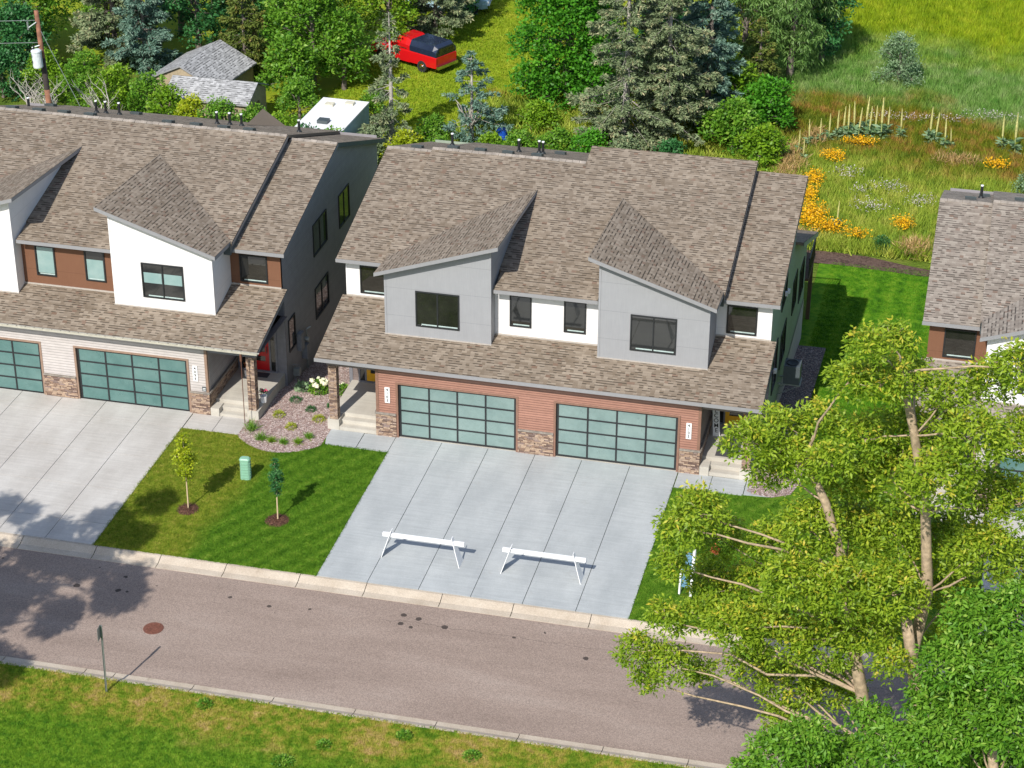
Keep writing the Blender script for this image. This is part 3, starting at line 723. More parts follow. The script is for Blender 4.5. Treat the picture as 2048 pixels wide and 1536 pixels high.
    m = MB(); m.box(a-.012, b+.012, -.524, -.503, 3.335, 3.488)
    for x in (a-.012, b-.008): m.poly([(x, -.5, 3.335), (x, 3.4, 4.31), (x, 3.4, 4.462), (x, -.5, 3.488)]); m.poly([(x+.02, -.5, 3.335), (x+.02, -.5, 3.488), (x+.02, 3.4, 4.462), (x+.02, 3.4, 4.31)])
    m.build('fascia', MT['fascia'], root)
    m = MB(); m.box(a+.05, b-.05, -.49, .0, 3.345, 3.36, 'z'); m.box(a+.05, -.9, .0, 3.39, 3.22, 3.24, 'z'); m.box(12.26, b-.05, .0, 3.39, 3.22, 3.24, 'z')
    m.build('soffit', MT['soffit'], root)
    if o.get('gutter'):
        m = MB(); m.box(a-.02, b+.02, -.60, -.526, 3.39, 3.485, 'xXyYz'); 
        for i in range(46): xx = a+.2+i*.39; m.box(xx, xx+.32, -.606, -.53, 3.478, 3.49)
        m.build('gutter', simple('cream_gutter', (.42, .40, .33), .5), root)
    # ---- porches
    for side in (0, 1):
        fx = (lambda x: x) if side == 0 else mir
        X = lambda p_, q_: tuple(sorted((fx(p_), fx(q_))))
        m = MB(); x0, x1 = X(-3.02, -.952); xs = X(-2.53, -.952)
        m.box(x0, x1, .62, 3.4, -.35, .50)
        m.box(xs[0], xs[1], .31, .619, 0, .335); m.box(xs[0], xs[1], -.0, .309, 0, .168)
        q = X(-3.02, -2.532); m.box(q[0], q[1], -.02, .618, 0, .47)
        if side == 1: q = X(-1.32, -.955); m.box(q[0], q[1], -.06, .5, .0, .40)
        st = m.build('porch_steps', MT['conc_step'], root, bevel=.012)
        m = MB(); q = X(-2.93, -2.59); m.box(q[0], q[1], .03, .37, .47, 2.93); m.build('porch_column', MT['stone'], root)
        m = MB(); q = X(-3.0, -.90); m.box(q[0], q[1], .05, .35, 2.93, 3.23); q2 = X(-2.99, -2.70); m.box(q2[0], q2[1], .352, 3.39, 2.95, 3.22); m.build('porch_beam', o['beam'], root)
        # door wall
        m = MB(); q = X(W0, -.90); m.box(q[0], q[1], 3.40, 3.5, -.4, 4.35, 'yxX'); m.build('porch_back_wall', o['siding_door'], root)
        m = MB(); q = X(-3.13, -2.98); m.box(q[0], q[1], 3.37, 3.399, -.3, 3.2)
        for p_, q_ in ((-2.72, -2.64), (-2.44, -2.36), (-1.44, -1.37), (-1.12, -1.05)): q = X(p_, q_); m.box(q[0], q[1], 3.35, 3.399, .52, 2.75)
        q = X(-2.72, -1.05); m.box(q[0], q[1], 3.35, 3.3985, 2.752, 2.83); m.box(q[0], q[1], 3.30, 3.3985, .50, .56)
        m.build('door_frame', o['doorframe'], root)
        for p_, q_ in ((-2.64, -2.44), (-1.37, -1.12)):
            q = X(p_, q_); m = MB(); m.box(q[0], q[1], 3.375, 3.399, .56, 2.75); sd_ = m.build('sidelight', MT['glass'], root)
        q = X(-2.36, -1.44); d = MB(); x0, x1 = q; lites = [(.98, 1.22), (1.42, 1.66), (1.86, 2.10), (2.3, 2.54)] if o['door'] == 'red' else [(.92, 1.36), (1.56, 2.0), (2.2, 2.6)]
        zz = [.56]+[v for l in lites for v in l]+[2.75]; lw = .17
        d.box(x0, x0+lw, 3.36, 3.398, .56, 2.75); d.box(x1-lw, x1, 3.36, 3.398, .56, 2.75)
        for i in range(0, len(zz), 2): d.box(x0+lw, x1-lw, 3.36, 3.3975, zz[i], zz[i+1])
        dd = d.build('front_door', MT[o['door']], root)
        g = MB(); [g.box(x0+lw, x1-lw, 3.375, 3.3965, u, v) for u, v in lites]; g.build('glass', MT['glass'], dd)
        h = MB(); hx = x1-.08 if side else x0+.08; h.box(hx-.015, hx+.015, 3.30, 3.325, 1.4, 1.7); h.box(hx-.01, hx+.01, 3.325, 3.36, 1.42, 1.44); h.build('handle', MT['black'], dd)
    # ---- upper walls
    up = o['upper']; m = MB()
    m.box(W0, -.87, 3.40, 3.55, 4.3, 6.35, 'xXyY'); m.box(12.23, W1, 3.40, 3.55, 4.3, 6.35, 'xXyY'); m.box(3.51, 7.85, 2.05, 2.2, 3.9, 6.32, 'y')
    m.build('upper_wall', up, root)
    m = MB(); m.box(W0, -.875, 3.37, 3.395, 4.43, 4.53); m.box(12.235, W1, 3.37, 3.395, 4.43, 4.53); m.box(3.515, 7.845, 2.01, 2.045, 4.08, 4.19)
    for x0, x1 in ((-.90, 3.54), (7.82, 12.26)): m.box(x0, x1, 1.33, 1.375, 3.93, 4.00)
    m.build('flashing', MT['flash'], root)
    if o.get('corner'):
        m = MB(); m.box(W0-.012, W0+.05, 3.385, 3.45, 4.4, 6.3); m.box(W1-.05, W1+.012, 3.385, 3.45, 4.4, 6.3); m.build('corner_trim', up, root)
    # ---- side, back walls
    def side_wall(x, left):
        s_ = sl_ if left else sr
        if left or not o.get('step'):
            pts = [(3.41, -3.4), (17.3, -3.4), (17.3, zs(s_)-.36*(17.3-s_)-.12), (s_, zs(s_)-.14), (3.41, zs(3.41)-.14)]
        else:
            pts = [(3.41, -3.4), (17.3, -3.4), (17.3, 5.25-.37*6.0-.12), (11.35, 5.13), (11.35, zs(11.25)-.14), (3.41, zs(3.41)-.14)]
        m = MB(); q = [(x, a_, b_) for a_, b_ in pts]; m.poly(q if not left else q[::-1]); m.build('side_wall', o['siding_end'], root)
    side_wall(W0, True); side_wall(W1, False)
    m = MB(); m.box(W0, W1, 17.28, 17.3, -3.4, 3 if o.get('step') else 5.9, 'Y')
    if o.get('step'): m.box(W0, 5.5, 17.28, 17.3, 3, 5.9, 'Y'); m.box(5.5, W1, 11.33, 11.35, 4.5, 8.1, 'Y'); m.poly([(5.5, 10.2, 5), (5.5, 11.3, 5), (5.5, 11.3, 8.6), (5.5, 10.2, 8.4)])
    m.build('back_wall', o['siding_end'], root)
    if o.get('step'): m = MB(); m.box(W1-.0, W1+.025, 3.6, 17.3, -3.4, -.25, 'X'); m.build('foundation', MT['conc_a'], root)
    # ---- main roofs
    def roof(pts, zf, uvf=None): return [(x, y, zf(y)) for x, y in pts], [(x, y*k) for x, y in pts]
    m = MB(); t, uv = roof([(-1.24, 2.75), (3.6, 2.75), (3.6, 1.55), (5.5, 1.55), (5.5, yl), (-1.24, yl)], zm); m.slab(t, .13, uv)
    t, uv = roof([(5.5, 1.55), (7.76, 1.55), (7.76, 2.75), (12.6, 2.75), (12.6, yr), (5.5, yr)], zm); m.slab(t, .13, uv)
    t, uv = roof([(-3.38, 2.95), (-1.2, 2.95), (-1.2, sl_), (-3.38, sl_)], zs); m.slab(t, .13, uv)
    t, uv = roof([(12.56, 2.95), (14.74, 2.95), (14.74, sr), (12.56, sr)], zs); m.slab(t, .13, uv)
    zb = lambda y: zm(yl)-.36*(y-yl); zbs = lambda y: zs(sl_)-.36*(y-sl_); kb = math.hypot(1, .36); yb = 17.5
    def back(x0, x1, f, ya, yb_): m.slab([(x0, ya, f(ya)), (x1, ya, f(ya)), (x1, yb_, f(yb_)), (x0, yb_, f(yb_))], .14, [(x0, -ya*kb), (x1, -ya*kb), (x1, -yb_*kb), (x0, -yb_*kb)])
    back(-1.24, 5.5 if o.get('step') else 12.6, zb, yl+.002, yb); back(-3.38, -1.2, zbs, sl_+.002, yb)
    if o.get('step'): back(5.5, 14.75, lambda y: 5.25-.37*(y-11.36), 11.36, 18.7)
    else: back(12.56, 14.74, zbs, sl_+.002, yb)
    # small back cross gable seen over the ridge
    gx = 8.9
    gy = 13.0
    if not o.get('step'): m.poly([(gx, 14.9, zb(14.9)+.02), (gx-.7, 17.2, zb(17.2)), (gx, 17.2, 6.75)]); m.poly([(gx, 14.9, zb(14.9)+.02), (gx, 17.2, 6.75), (gx+1.1, 17.2, zb(17.2))])
    m.build('roof', sh, root)
    m = MB()
    def cap(x0, x1, y, z):
        n = int((x1-x0)/.28)
        for i in range(n):
            a_ = x0+(x1-x0)*i/n; b_ = x0+(x1-x0)*(i+1)/n-.012; h = .028+.012*(i % 2)
            m.poly([(a_, y-.14, z-.035+h-.014), (b_, y-.14, z-.035+h-.02), (b_, y, z+h), (a_, y, z+h+.008)]); m.poly([(a_, y, z+h+.008), (b_, y, z+h), (b_, y+.14, z-.05+h-.014), (a_, y+.14, z-.05+h-.014)])
            m.poly([(a_, y-.14, z-.07), (b_, y-.14, z-.07), (b_, y-.14, z-.035+h-.02), (a_, y-.14, z-.035+h-.014)])
    cap(-1.22, 5.5 if o.get('step') else 12.58, yl, zm(yl)); cap(-3.37, -1.25, sl_, zs(sl_))
    if not o.get('step'): cap(12.62, 14.73, sl_, zs(sl_))
    m.build('ridge_cap', MT['cap'], root)
    m = MB()     # step walls between roof levels, dark
    for x, s_, y1 in ((-1.20, -1, yl), (12.56, 1, yr)):
        q = [(x+s_*.02, 2.6, 6.15), (x+s_*.02, y1, zs(y1)-.1), (x+s_*.02, y1, zm(y1)-.03), (x+s_*.02, 2.6, zm(2.75)-.06)]
        m.poly(q if s_ > 0 else q[::-1])
    for x0, x1 in ((-1.2, 3.5), (7.86, 12.56)): m.box(x0, x1, 2.72, 2.745, 6.1, 6.60, 'y')
    m.build('step_wall', MT['dark_fascia'], root)
    m = MB(); m.box(3.58, 7.78, 1.526, 1.547, 6.195, 6.348); m.box(-3.40, -1.0, 2.926, 2.947, 6.135, 6.288); m.box(12.36, 14.76, 2.926, 2.947, 6.135, 6.288)
    for x, s_ in ((-3.40, sl_), (14.745, sr)):
        for xx, fl in ((x, 1), (x+.02, 0)):
            q = [(xx, 2.93, 6.14), (xx, s_, zs(s_)-.155), (xx, s_, zs(s_)-.008), (xx, 2.93, 6.288)]; m.poly(q[::-1] if fl else q)
    q = [(12.625, 2.75, zm(2.75)-.15), (12.625, yr, zm(yr)-.15), (12.625, yr, zm(yr)-.006), (12.625, 2.75, zm(2.75)-.006)]; m.poly(q)
    m.build('fascia', MT['fascia'], root)
    m = MB()
    if not o.get('step'):
        for x in (14.745, 14.765): m.poly([(x, sl_, zs(sl_)-.20), (x, 17.52, zbs(17.52)-.20), (x, 17.52, zbs(17.52)-.01), (x, sl_, zs(sl_)-.01)])
    else:
        f = lambda y: 5.25-.37*(y-11.36)
        for x in (14.755, 14.775): m.poly([(x, 11.36, f(11.36)-.22), (x, 18.72, f(18.72)-.22), (x, 18.72, f(18.72)-.01), (x, 11.36, f(11.36)-.01)])
    m.build('rake_board', MT['dark_fascia'] if not o.get('step') else MT['siding_green'], root)
    # ---- dormers
    for side in (0, 1):
        fx = (lambda x: x) if side == 0 else mir
        P = lambda pts: pts if side == 0 else pts[::-1]
        zd = lambda x, y: 8.46-.329*(3.88-x)-.07*(y-.98)
        lo, hi = -1.17, 3.88
        yh = (8.5286-5.9725)/.32; ylw = (zd(lo, 0)-5.9725)/.32
        zd0 = zd(lo, .98)
        m = MB(); kd = math.hypot(1, .329)
        pts = [(lo, .98), (hi, .98), (hi, yh+.02), (lo, ylw+.02)]
        m.slab(P([(fx(x), y, zd(x, y)+.02) for x, y in pts]), .13, P([(y, x*kd) for x, y in pts])); m.build('dormer_roof', sh, root)
        m = MB(); q = [(lo-.01, zd(lo, .98)-.145), (hi+.01, zd(hi, .98)-.145), (hi+.01, zd(hi, .98)+.01), (lo-.01, zd(lo, .98)+.01)]
        m.poly(P([(fx(x), .957, z) for x, z in q])); m.poly(P([(fx(x), .957, z) for x, z in ((q[3]), (q[2]))]+[(fx(hi+.01), .98, q[2][1]), (fx(lo-.01), .98, q[3][1])]))
        m.poly(P([(fx(lo-.01), .98, q[0][1]), (fx(hi+.01), .98, q[1][1]), (fx(hi+.01), .957, q[1][1]), (fx(lo-.01), .957, q[0][1])]))
        m.poly(P([(fx(hi+.01), .957, q[1][1]), (fx(hi+.01), yh, zd(hi, yh)-.145), (fx(hi+.01), yh, zd(hi, yh)+.01), (fx(hi+.01), .957, q[2][1])]))
        m.poly(P([(fx(lo-.01), ylw, zd(lo, ylw)-.145), (fx(lo-.01), .957, q[0][1]), (fx(lo-.01), .957, q[3][1]), (fx(lo-.01), ylw, zd(lo, ylw)+.01)]))
        m.build('dormer_fascia', MT['fascia'], root)
        m = MB(); a_, b_ = -.87, 3.51; tz = lambda x, y: zd(x, y)-.10
        m.poly(P([(fx(a_), 1.38, 3.88), (fx(b_), 1.38, 3.88), (fx(b_), 1.38, tz(b_, 1.38)), (fx(a_), 1.38, tz(a_, 1.38))]))
        m.poly(P([(fx(b_), 1.38, 3.88), (fx(b_), 2.2, 3.88), (fx(b_), 2.2, 6.2), (fx(b_), 7.8, zm(7.8)-.2), (fx(b_), 7.8, tz(b_, 7.8)), (fx(b_), 1.38, tz(b_, 1.38))]))
        m.poly(P([(fx(a_), 3.6, 3.88), (fx(a_), 1.38, 3.88), (fx(a_), 1.38, tz(a_, 1.38)), (fx(a_), 3.6, tz(a_, 3.6))]))
        m.build('dormer', o['dormer'], root)
        m = MB()
        for xx, z1 in ((a_-.012, tz(a_, 1.38)), (b_-.07, tz(b_-.07, 1.38))):
            q = sorted((fx(xx), fx(xx+.082))); m.box(q[0], q[1], 1.362, 1.45, 3.9, z1-.02)
        m.build('dormer_trim', o['dormer'], root)
        wx = (.41, 2.22) if side == 0 else (9.13, 10.96)
        window(root, '-y', wx[0], wx[1], 4.46, 6.02, 1.38, 2, o.get('dblind'))
    window(root, '-y', 4.12, 5.01, 4.58, 5.97, 2.05, 1, o.get('cblind')); window(root, '-y', 6.33, 7.23, 4.58, 5.97, 2.05, 1, o.get('cblind2'))
    window(root, '-y', -2.52, -1.30, 4.64, 5.88, 3.40, 1); window(root, '-y', 12.64, 13.85, 4.64, 5.88, 3.40, 1)
    if o.get('side_r'):
        for a_, b_, c_1, d_1, n_ in o['side_r']: window(root, '+x', a_, b_, c_1, d_1, W1, n_)
    # ---- house numbers
    for nx, body in o['numbers']:
        m = MB(); m.box(nx-.105, nx+.105, -.045, -.018, 1.57, 2.27); nb = m.build('house_number', MT['white'], root)
        text_mesh('digits', '\n'.join(body), .175, (nx, -.05, 1.92), MT['black_text'], nb, lead=.93)
    # ---- roof vents and pipes
    for x, y in o.get('vents', []):
        z = (zb(y) if x > -1.2 else zbs(y)); m = MB()
        m.slab([(x-.24, y-.2, z+.19), (x+.22, y-.2, z+.19), (x+.22, y+.22, z+.05), (x-.24, y+.22, z+.05)], .16); m.build('roof_vent', MT['dark_metal'], root)
    for x, y in o.get('pipes', []):
        z = (zb(y) if x > -1.2 else zbs(y)); m = MB(); m.lathe([(.17, -.08), (.09, .10), (.062, .12), (.062, .55), (.03, .56)], (x, y, z), 10); m.build('vent_pipe', MT['black'], root)
        m = MB(); m.lathe([(.063, 0), (.066, .04), (.0, .045)], (x, y, z+.55), 10); m.build('pipe_cap', MT['white'], root)
    return root
AX = 20.36
hA = townhouse('townhouse', (-AX, -.05, -.04), 'townhouse with white dormers, red front door and pale grey garage siding, numbered 4099', dict(
    pitch=.125, siding=MT['siding_tan'], siding_side=MT['siding_grey'], siding_end=MT['siding_grey'], siding_door=MT['trim_grey'], trim=MT['trim_tan'], beam=MT['trim_grey'],
    doorframe=MT['trim_grey'], door='red', upper=MT['panel_brown'], dormer=MT['panel_white'], frost=MT['frost_a'], gutter=True, cblind=(.06, .97), cblind2=(.0, .72), dblind=(.42, .74),
    numbers=[(11.74, '4099'), (-.42, '4097')], side_r=[(11.25, 12.8, 3.75, 5.35, 2), (7.6, 9.5, 4.0, 5.5, 2), (7.55, 9.4, 1.0, 2.5, 2), (3.95, 4.8, 1.2, 2.7, 1)],
    vents=[(x+AX, y-.0) for x, y in [(-20.99, 10.75), (-19.73, 10.8), (-18.61, 11.0), (-17.32, 10.95), (-13.63, 11.0), (-12.3, 10.95), (-10.98, 10.9), (-9.79, 10.9), (-21.4, 15.4), (-17.0, 15.2)]],
    pipes=[(x+AX, y) for x, y in [(-21.66, 13.65), (-18.22, 13.52), (-17.83, 13.68), (-17.13, 13.61), (-12.39, 13.66), (-11.85, 13.85), (-11.29, 13.87), (-8.3, 13.2)]]))
hB = townhouse('townhouse', (0, 0, 0), 'townhouse with light grey dormers, yellow front doors and red-brown garage siding, numbered 4103 and 4105', dict(
    pitch=.107, siding=MT['siding_red'], siding_side=MT['siding_brown'], siding_end=MT['siding_green'], siding_door=MT['siding_brown'], trim=MT['trim_brown'], beam=MT['siding_brown'],
    doorframe=MT['trim_grey'], door='yellow', upper=MT['panel_white'], dormer=MT['panel_grey'], frost=MT['frost_b'], step=True, corner=True,
    numbers=[(-.44, '4103'), (11.82, '4105')], side_r=[(11.6, 13.1, 1.6, 3.2, 2), (7.0, 8.6, 4.0, 5.5, 2), (7.6, 9.4, 1.0, 2.6, 2), (4.9, 6.3, 1.2, 3.2, 1), (14.5, 16.2, .8, 2.4, 2)],
    vents=[(-2.29, 11.5), (-.52, 10.95), (.68, 11.0), (1.9, 11.0), (3.15, 11.15), (3.52, 14.2)], pipes=[(-1.1, 12.9), (1.92, 12.9), (2.7, 13.5), (2.96, 13.1)]))
hC = townhouse('townhouse', (23.63, 0, 0), 'townhouse with white dormer over brown wall, red door, half hidden behind the big tree', dict(
    pitch=.107, siding=MT['siding_tan'], siding_side=MT['siding_grey'], siding_end=MT['siding_grey'], siding_door=MT['trim_grey'], trim=MT['trim_tan'], beam=MT['trim_grey'],
    doorframe=MT['trim_grey'], door='red', upper=MT['panel_brown'], dormer=MT['panel_white'], frost=MT['frost_a'], shingle=MT['shingleC'],
    numbers=[], vents=[(-2.15, 12.0), (-.15, 11.8), (-1.6, 15.2)], pipes=[(-1.75, 13.8)]))
# rain chain and small placard on the left house
m = MB(); m.tube((13.98, -.56, 3.4), (13.98, -.56, .05), .018, n=6); m.box(13.94, 14.02, -.60, -.52, 3.05, 3.39); m.build('rain_chain', simple('copper_chain', (.12, .05, .03), .6), hA)
m = MB(); m.box(12.0, 12.18, -.04, -.018, 1.14, 1.34); pl = m.build('placard', MT['dark_metal'], hA)
m = MB(); m.box(12.03, 12.15, -.044, -.0405, 1.19, 1.22); m.box(12.03, 12.15, -.044, -.0405, 1.26, 1.29); m.build('lettering', MT['white'], pl)
# light fixtures/vents on the side wall of the middle house
m = MB()
for y, z in ((8.2, 4.3), (9.3, 3.9), (5.8, 1.9)): m.box(14.421, 14.52, y-.08, y+.08, z-.09, z+.09)
m.build('wall_vent', MT['white'], hB)
# rear deck of the middle house
m = MB(); m.box(6.5, 14.6, 17.31, 20.2, .62, .75); dk = m.build('deck', MT['deck'], hB)
for x in (7.0, 10.8, 14.45):
    m = MB(); m.box(x-.09, x+.09, 20.0, 20.18, -2.9, .62); m.build('deck_post', MT['deck'], hB)
m = MB(); m.box(6.5, 14.6, 20.13, 20.18, 1.72, 1.78); m.box(14.55, 14.6, 17.31, 20.13, 1.72, 1.78)
for i in range(66): m.box(6.55+i*.122, 6.575+i*.122, 20.14, 20.165, .75, 1.72, 'xXyY')
for i in range(23): m.box(14.56, 14.585, 17.4+i*.12, 17.425+i*.12, .75, 1.72, 'xXyY')
m.build('railing', MT['black'], hB)

# ------------------------------------------------------------------ things around the houses
# manhole cover
mh = empty('manhole_cover', (-4.72, -14.80, -.148), 0, 'round rusty manhole cover set in the street', 'manhole cover')
m = MB(); m.lathe([(.36, -.02), (.36, .012), (.315, .012), (.31, .006), (0, .006)], n=32); m.build('ring', MT['rust'], mh)
m = MB(); m.lathe([(.305, 0), (.305, .012), (0, .012)], n=32)
for i in range(-6, 7):
    for j in range(-6, 7):
        x, y = i*.044+(.022 if j % 2 else 0), j*.044
        if math.hypot(x, y) < .27 and not (abs(y) < .03 and abs(x) < .17): m.box(x-.013, x+.013, y-.013, y+.013, .012, .02, 'xXyYZ')
m.build('lid', MT['rust'], mh)
# street sign seen edge-on
sg = empty('street_sign', (-4.76, -18.86, 0), 0, 'thin galvanised street sign post seen from behind at the near curb', 'street sign')
m = MB(); m.box(-.03, -.022, -.022, .022, 0, 2.75); m.box(.022, .03, -.022, .022, 0, 2.75); m.box(-.022, .022, .012, .022, 0, 2.75); sg1 = m.build('post', MT['galv'], sg)
m = MB(); m.box(-.040, -.034, -.28, .02, 2.28, 2.78); m.build('sign_plate', MT['galv'], sg)
sg.rotation_euler = (R(1.0), R(1.5), R(4))
# green utility pedestal
def pedestal(loc, rz):
    t = empty('utility_box', loc, rz, 'pale green plastic utility cabinet on the lawn between two young trees', 'utility box')
    m = MB(); a, b, c = .20, .14, .05
    def ring(z, s=1): return [(-a*s, -b*s+c, z), (-a*s+c, -b*s, z), (a*s-c, -b*s, z), (a*s, -b*s+c, z), (a*s, b*s-c, z), (a*s-c, b*s, z), (-a*s+c, b*s, z), (-a*s, b*s-c, z)]
    r0, r1 = ring(0), ring(.84, .95)
    for i in range(8): j = (i+1) % 8; m.poly([r0[i], r0[j], r1[j], r1[i]])
    m.build('cabinet', MT['util_green'], t)
    m = MB(); r0, r1, r2 = ring(.84, 1.04), ring(.90, 1.04), ring(.95, .8)
    for p, q in ((r0, r1), (r1, r2)):
        for i in range(8): j = (i+1) % 8; m.poly([p[i], p[j], q[j], q[i]])
    m.poly(r2); m.poly(r0[::-1]); m.build('lid', MT['util_green'], t)
    m = MB()
    for i in range(6): z = .10+i*.12; m.box(-.14, .12, -.155, -.13, z, z+.045); m.box(.18, .212, -.09, .09, z+.02, z+.06)
    m.build('louvres', MT['util_green'], t); return t
pedestal((-4.93, -4.55, 0), R(6))
# barricades
def barricade(name, loc, label):
    t = empty(name, loc, 0, label, 'barricade', 'white barricades on the driveway')
    m = MB(); m.box(-.34, 2.76, -.045, .045, .78, .93); r_ = m.build('rail', MT['white'], t, bevel=.006)
    rg = random.Random(4); m = MB(); x = .42
    m.poly([(x, -.0465, .80), (x+.06, -.0465, .80), (x+.03, -.0465, .86)]); x += .1
    for i in range(19):
        w_ = rg.uniform(.022, .05); m.box(x, x+w_, -.0475, -.0455, .805, .805+rg.uniform(.012, .026), 'y'); x += w_+rg.uniform(.008, .03)
    m.build('small_print', MT['galv'], r_)
    for x in (.0, 2.30):
        m = MB(); th = .022; sp = -.34 if x == 0 else .34
        prof = [(-.33, 0), (.27, 0), (.10, 1.08), (-.10, 1.08)]
        A = [(x-th/2+sp*(1-z/1.08), y, z) for y, z in prof]; B = [(x+th/2+sp*(1-z/1.08), y, z) for y, z in prof]
        m.poly(A[::-1]); m.poly(B)
        for i in range(len(A)): j = (i+1) % len(A); m.poly([A[i], A[j], B[j], B[i]])
        m.build('leg', MT['white'], t)
    return t
barricade('barricade', (2.18, -8.45, .012), 'white barricade on the driveway nearer the lawn with two young trees')
barricade('barricade', (6.72, -8.43, .012), 'white barricade on the driveway nearer the big leafy tree')
# folded real-estate sign on the right lawn
sgn = empty('yard_sign', (13.13, -8.55, 0), R(80), 'blue and white panel sign standing on the right lawn', 'sign')
m = MB(); m.box(-.05, .05, -.30, -.21, 0, 1.95); m.box(-.05, .05, .16, .22, 0, 1.25); m.build('post', MT['white'], sgn)
m = MB(); m.box(-.025, .025, -.21, .16, .35, 1.15); m.box(-.03, .03, -.20, .05, 1.3, 1.75); m.build('panel', simple('blue_sign', (.12, .25, .36), .4), sgn)
sgn.rotation_euler = (0, R(5), R(75))
# front porch objects
wl = empty('welcome_board', (12.62, 2.3, .5), 0, 'tall white WELCOME board leaning against the porch wall', 'sign')
m = MB(); m.box(-.14, .14, -.012, .012, 0, 1.75); wb = m.build('board', MT['white'], wl)
text_mesh('lettering', 'W\nE\nL\nC\nO\nM\nE', .25, (0, -.014, .90), MT['black_text'], wb, lead=.86)
wl.rotation_euler = (R(-6), R(-4), 0)
mt = empty('door_mat', (13.25, 1.55, .502), 0, 'large charcoal doormat on the right porch', 'doormat'); m = MB(); m.box(-.45, .45, -.80, .80, 0, .012); m.build('mat', MT['mat'], mt)
mt = empty('door_mat', (-6.95, 2.95, .462), 0, 'small dark doormat in front of the red door', 'doormat'); m = MB(); m.box(-.38, .38, -.2, .2, 0, .012); m.build('mat', MT['mat'], mt)
def pot(name, loc, label, flower, leafm, r=.17, h=.33):
    t = empty(name, loc, 0, label, 'flower pot'); rng = rnd(int(abs(loc[0]*10)))
    m = MB(); m.lathe([(r*.8, 0), (r, h), (r*1.05, h), (r*.95, h), (r*.9, h-.04), (0, h-.04)], n=18); m.build('pot', MT['white'], t, smooth=False)
    c = np.array([0, 0, h+.12])+rand_dirs(rng, 90, -.2)*.17*rng.uniform(.3, 1, (90, 1)); V, T = leaves(c, rand_dirs(rng, 90, -.2), .10, .03, rng); np_mesh('plant', V, np.arange(len(V)).reshape(-1, 4), leafm, t, T)
    if flower:
        m = MB(); 
        for i in range(16): d = rand_dirs(rng, 1, 0)[0]*.19; m.lathe([(.0, -.02), (.035, 0), (0, .03)], (d[0], d[1], h+.12+d[2]), 6)
        m.build('flowers', flower, t)
pot('flower_pot', (-7.42, 2.75, .46), 'white pot with a dark plant beside the red door', None, MT['leaf_red'])
pot('flower_pot', (-6.02, .75, .46), 'white pot of pink flowers behind the stone column', MT['petal_pink'], MT['leaf_dark'], .15, .3)
# air conditioner on a wall bracket
ac = empty('air_conditioner', (15.0, 7.6, 0), 0, 'dark air conditioner unit on a wall bracket above the gravel strip', 'air conditioner')
m = MB(); m.box(-.33, .35, -.36, .36, .58, 1.42); m.build('casing', MT['ac'], ac, bevel=.05)
m = MB(); m.lathe([(.27, .0), (.27, .03), (.24, .035), (.22, .01), (.05, -.0), (0, .02)], (0, 0, 1.42), 24); m.build('fan_grille', MT['black'], ac)
m = MB(); m.box(-.55, .40, -.36, -.31, .52, .58); m.box(-.55, .40, .31, .36, .52, .58); m.box(.36, .40, -.31, .31, .52, .58)
m.tube((.36, -.33, .54), (-.57, -.33, .0), .018); m.tube((.36, .33, .54), (-.57, .33, .0), .018); m.build('bracket', MT['galv'], ac)
# meters on the left house
em = empty('electric_meter', (-5.93, 5.35, 0), 0, 'grey electric meter boxes on the shaded side wall of the left house', 'meter')
m = MB(); m.box(0, .20, -.45, -.05, .75, 1.55); m.box(0, .24, .1, .42, .1, .75); m.build('cabinet', MT['meter'], em)
m = MB(); m.tube((.05, .25, 1.0), (.30, .25, 1.0), .10, n=14); m.build('dial', MT['galv'], em)
m = MB(); m.tube((.08, .6, -.6), (.08, .6, 1.3), .035); m.tube((.08, .6, 1.3), (.22, .75, 1.35), .04); m.build('conduit', MT['galv'], em)
gm = empty('gas_meter', (-5.72, 4.15, -.35), 0, 'small grey gas meter low beside the left porch', 'meter')
m = MB(); m.box(-.14, .14, -.12, .12, .35, .68); m.build('body', MT['galv'], gm, bevel=.03)
m = MB(); m.tube((-.1, 0, .1), (-.1, 0, .36), .02); m.tube((.1, 0, .68), (.1, 0, .82), .02); m.tube((.1, 0, .82), (-.2, 0, .82), .02); m.build('pipes', MT['meter'], gm)
# utility pole
up = empty('utility_pole', (-28.2, 29.2, -2.8), 0, 'leaning brown wooden utility pole behind the left house', 'utility pole')
m = MB(); m.path([(0, 0, 0), (.0, 0, 3.4), (.0, 0, 4.55)], [.17, .16, .155], 12); m.path([(0, 0, 6.35), (0, 0, 9.0)], [.145, .12], 12); m.build('pole', MT['wood_pole'], up, smooth=True)
m = MB(); m.path([(0, 0, 4.55), (0, 0, 6.35)], [.156, .145], 12); m.build('charred_band', MT['char'], up, smooth=True)
m = MB(); m.lathe([(0, 0), (.26, 0), (.27, .05), (.27, .85), (.29, .86), (.29, .93), (.2, 1.0), (0, 1.02)], (-.12, -.40, 5.95), 18); tr_ = m.build('transformer', simple('pale_grey_tank', (.62, .66, .68), .4), up)
m = MB(); m.tube((-.25, -.4, 6.9), (-.25, -.4, 7.15), .04); m.box(-.32, -.28, -.665, -.655, 6.25, 6.4); m.box(-.32, -.28, -.675, -.665, 6.6, 6.72); m.build('bushing', MT['black'], tr_)
m = MB(); m.tube((-.0, -.14, 8.4), (-.45, -.3, 8.1), .04); m.tube((-.45, -.3, 8.0), (-.45, -.3, 8.45), .05); m.tube((0, -.14, 7.1), (-.4, -.3, 7.0), .04); m.build('insulators', MT['galv'], up)
m = MB()
for z, z2 in ((8.45, 8.2), (7.2, 7.0), (3.3, 3.0)):
    m.path([(-.1, 0, z), (-6, -.2, z-.35), (-14, -.5, z2-.3)], [.018]*3, 5)
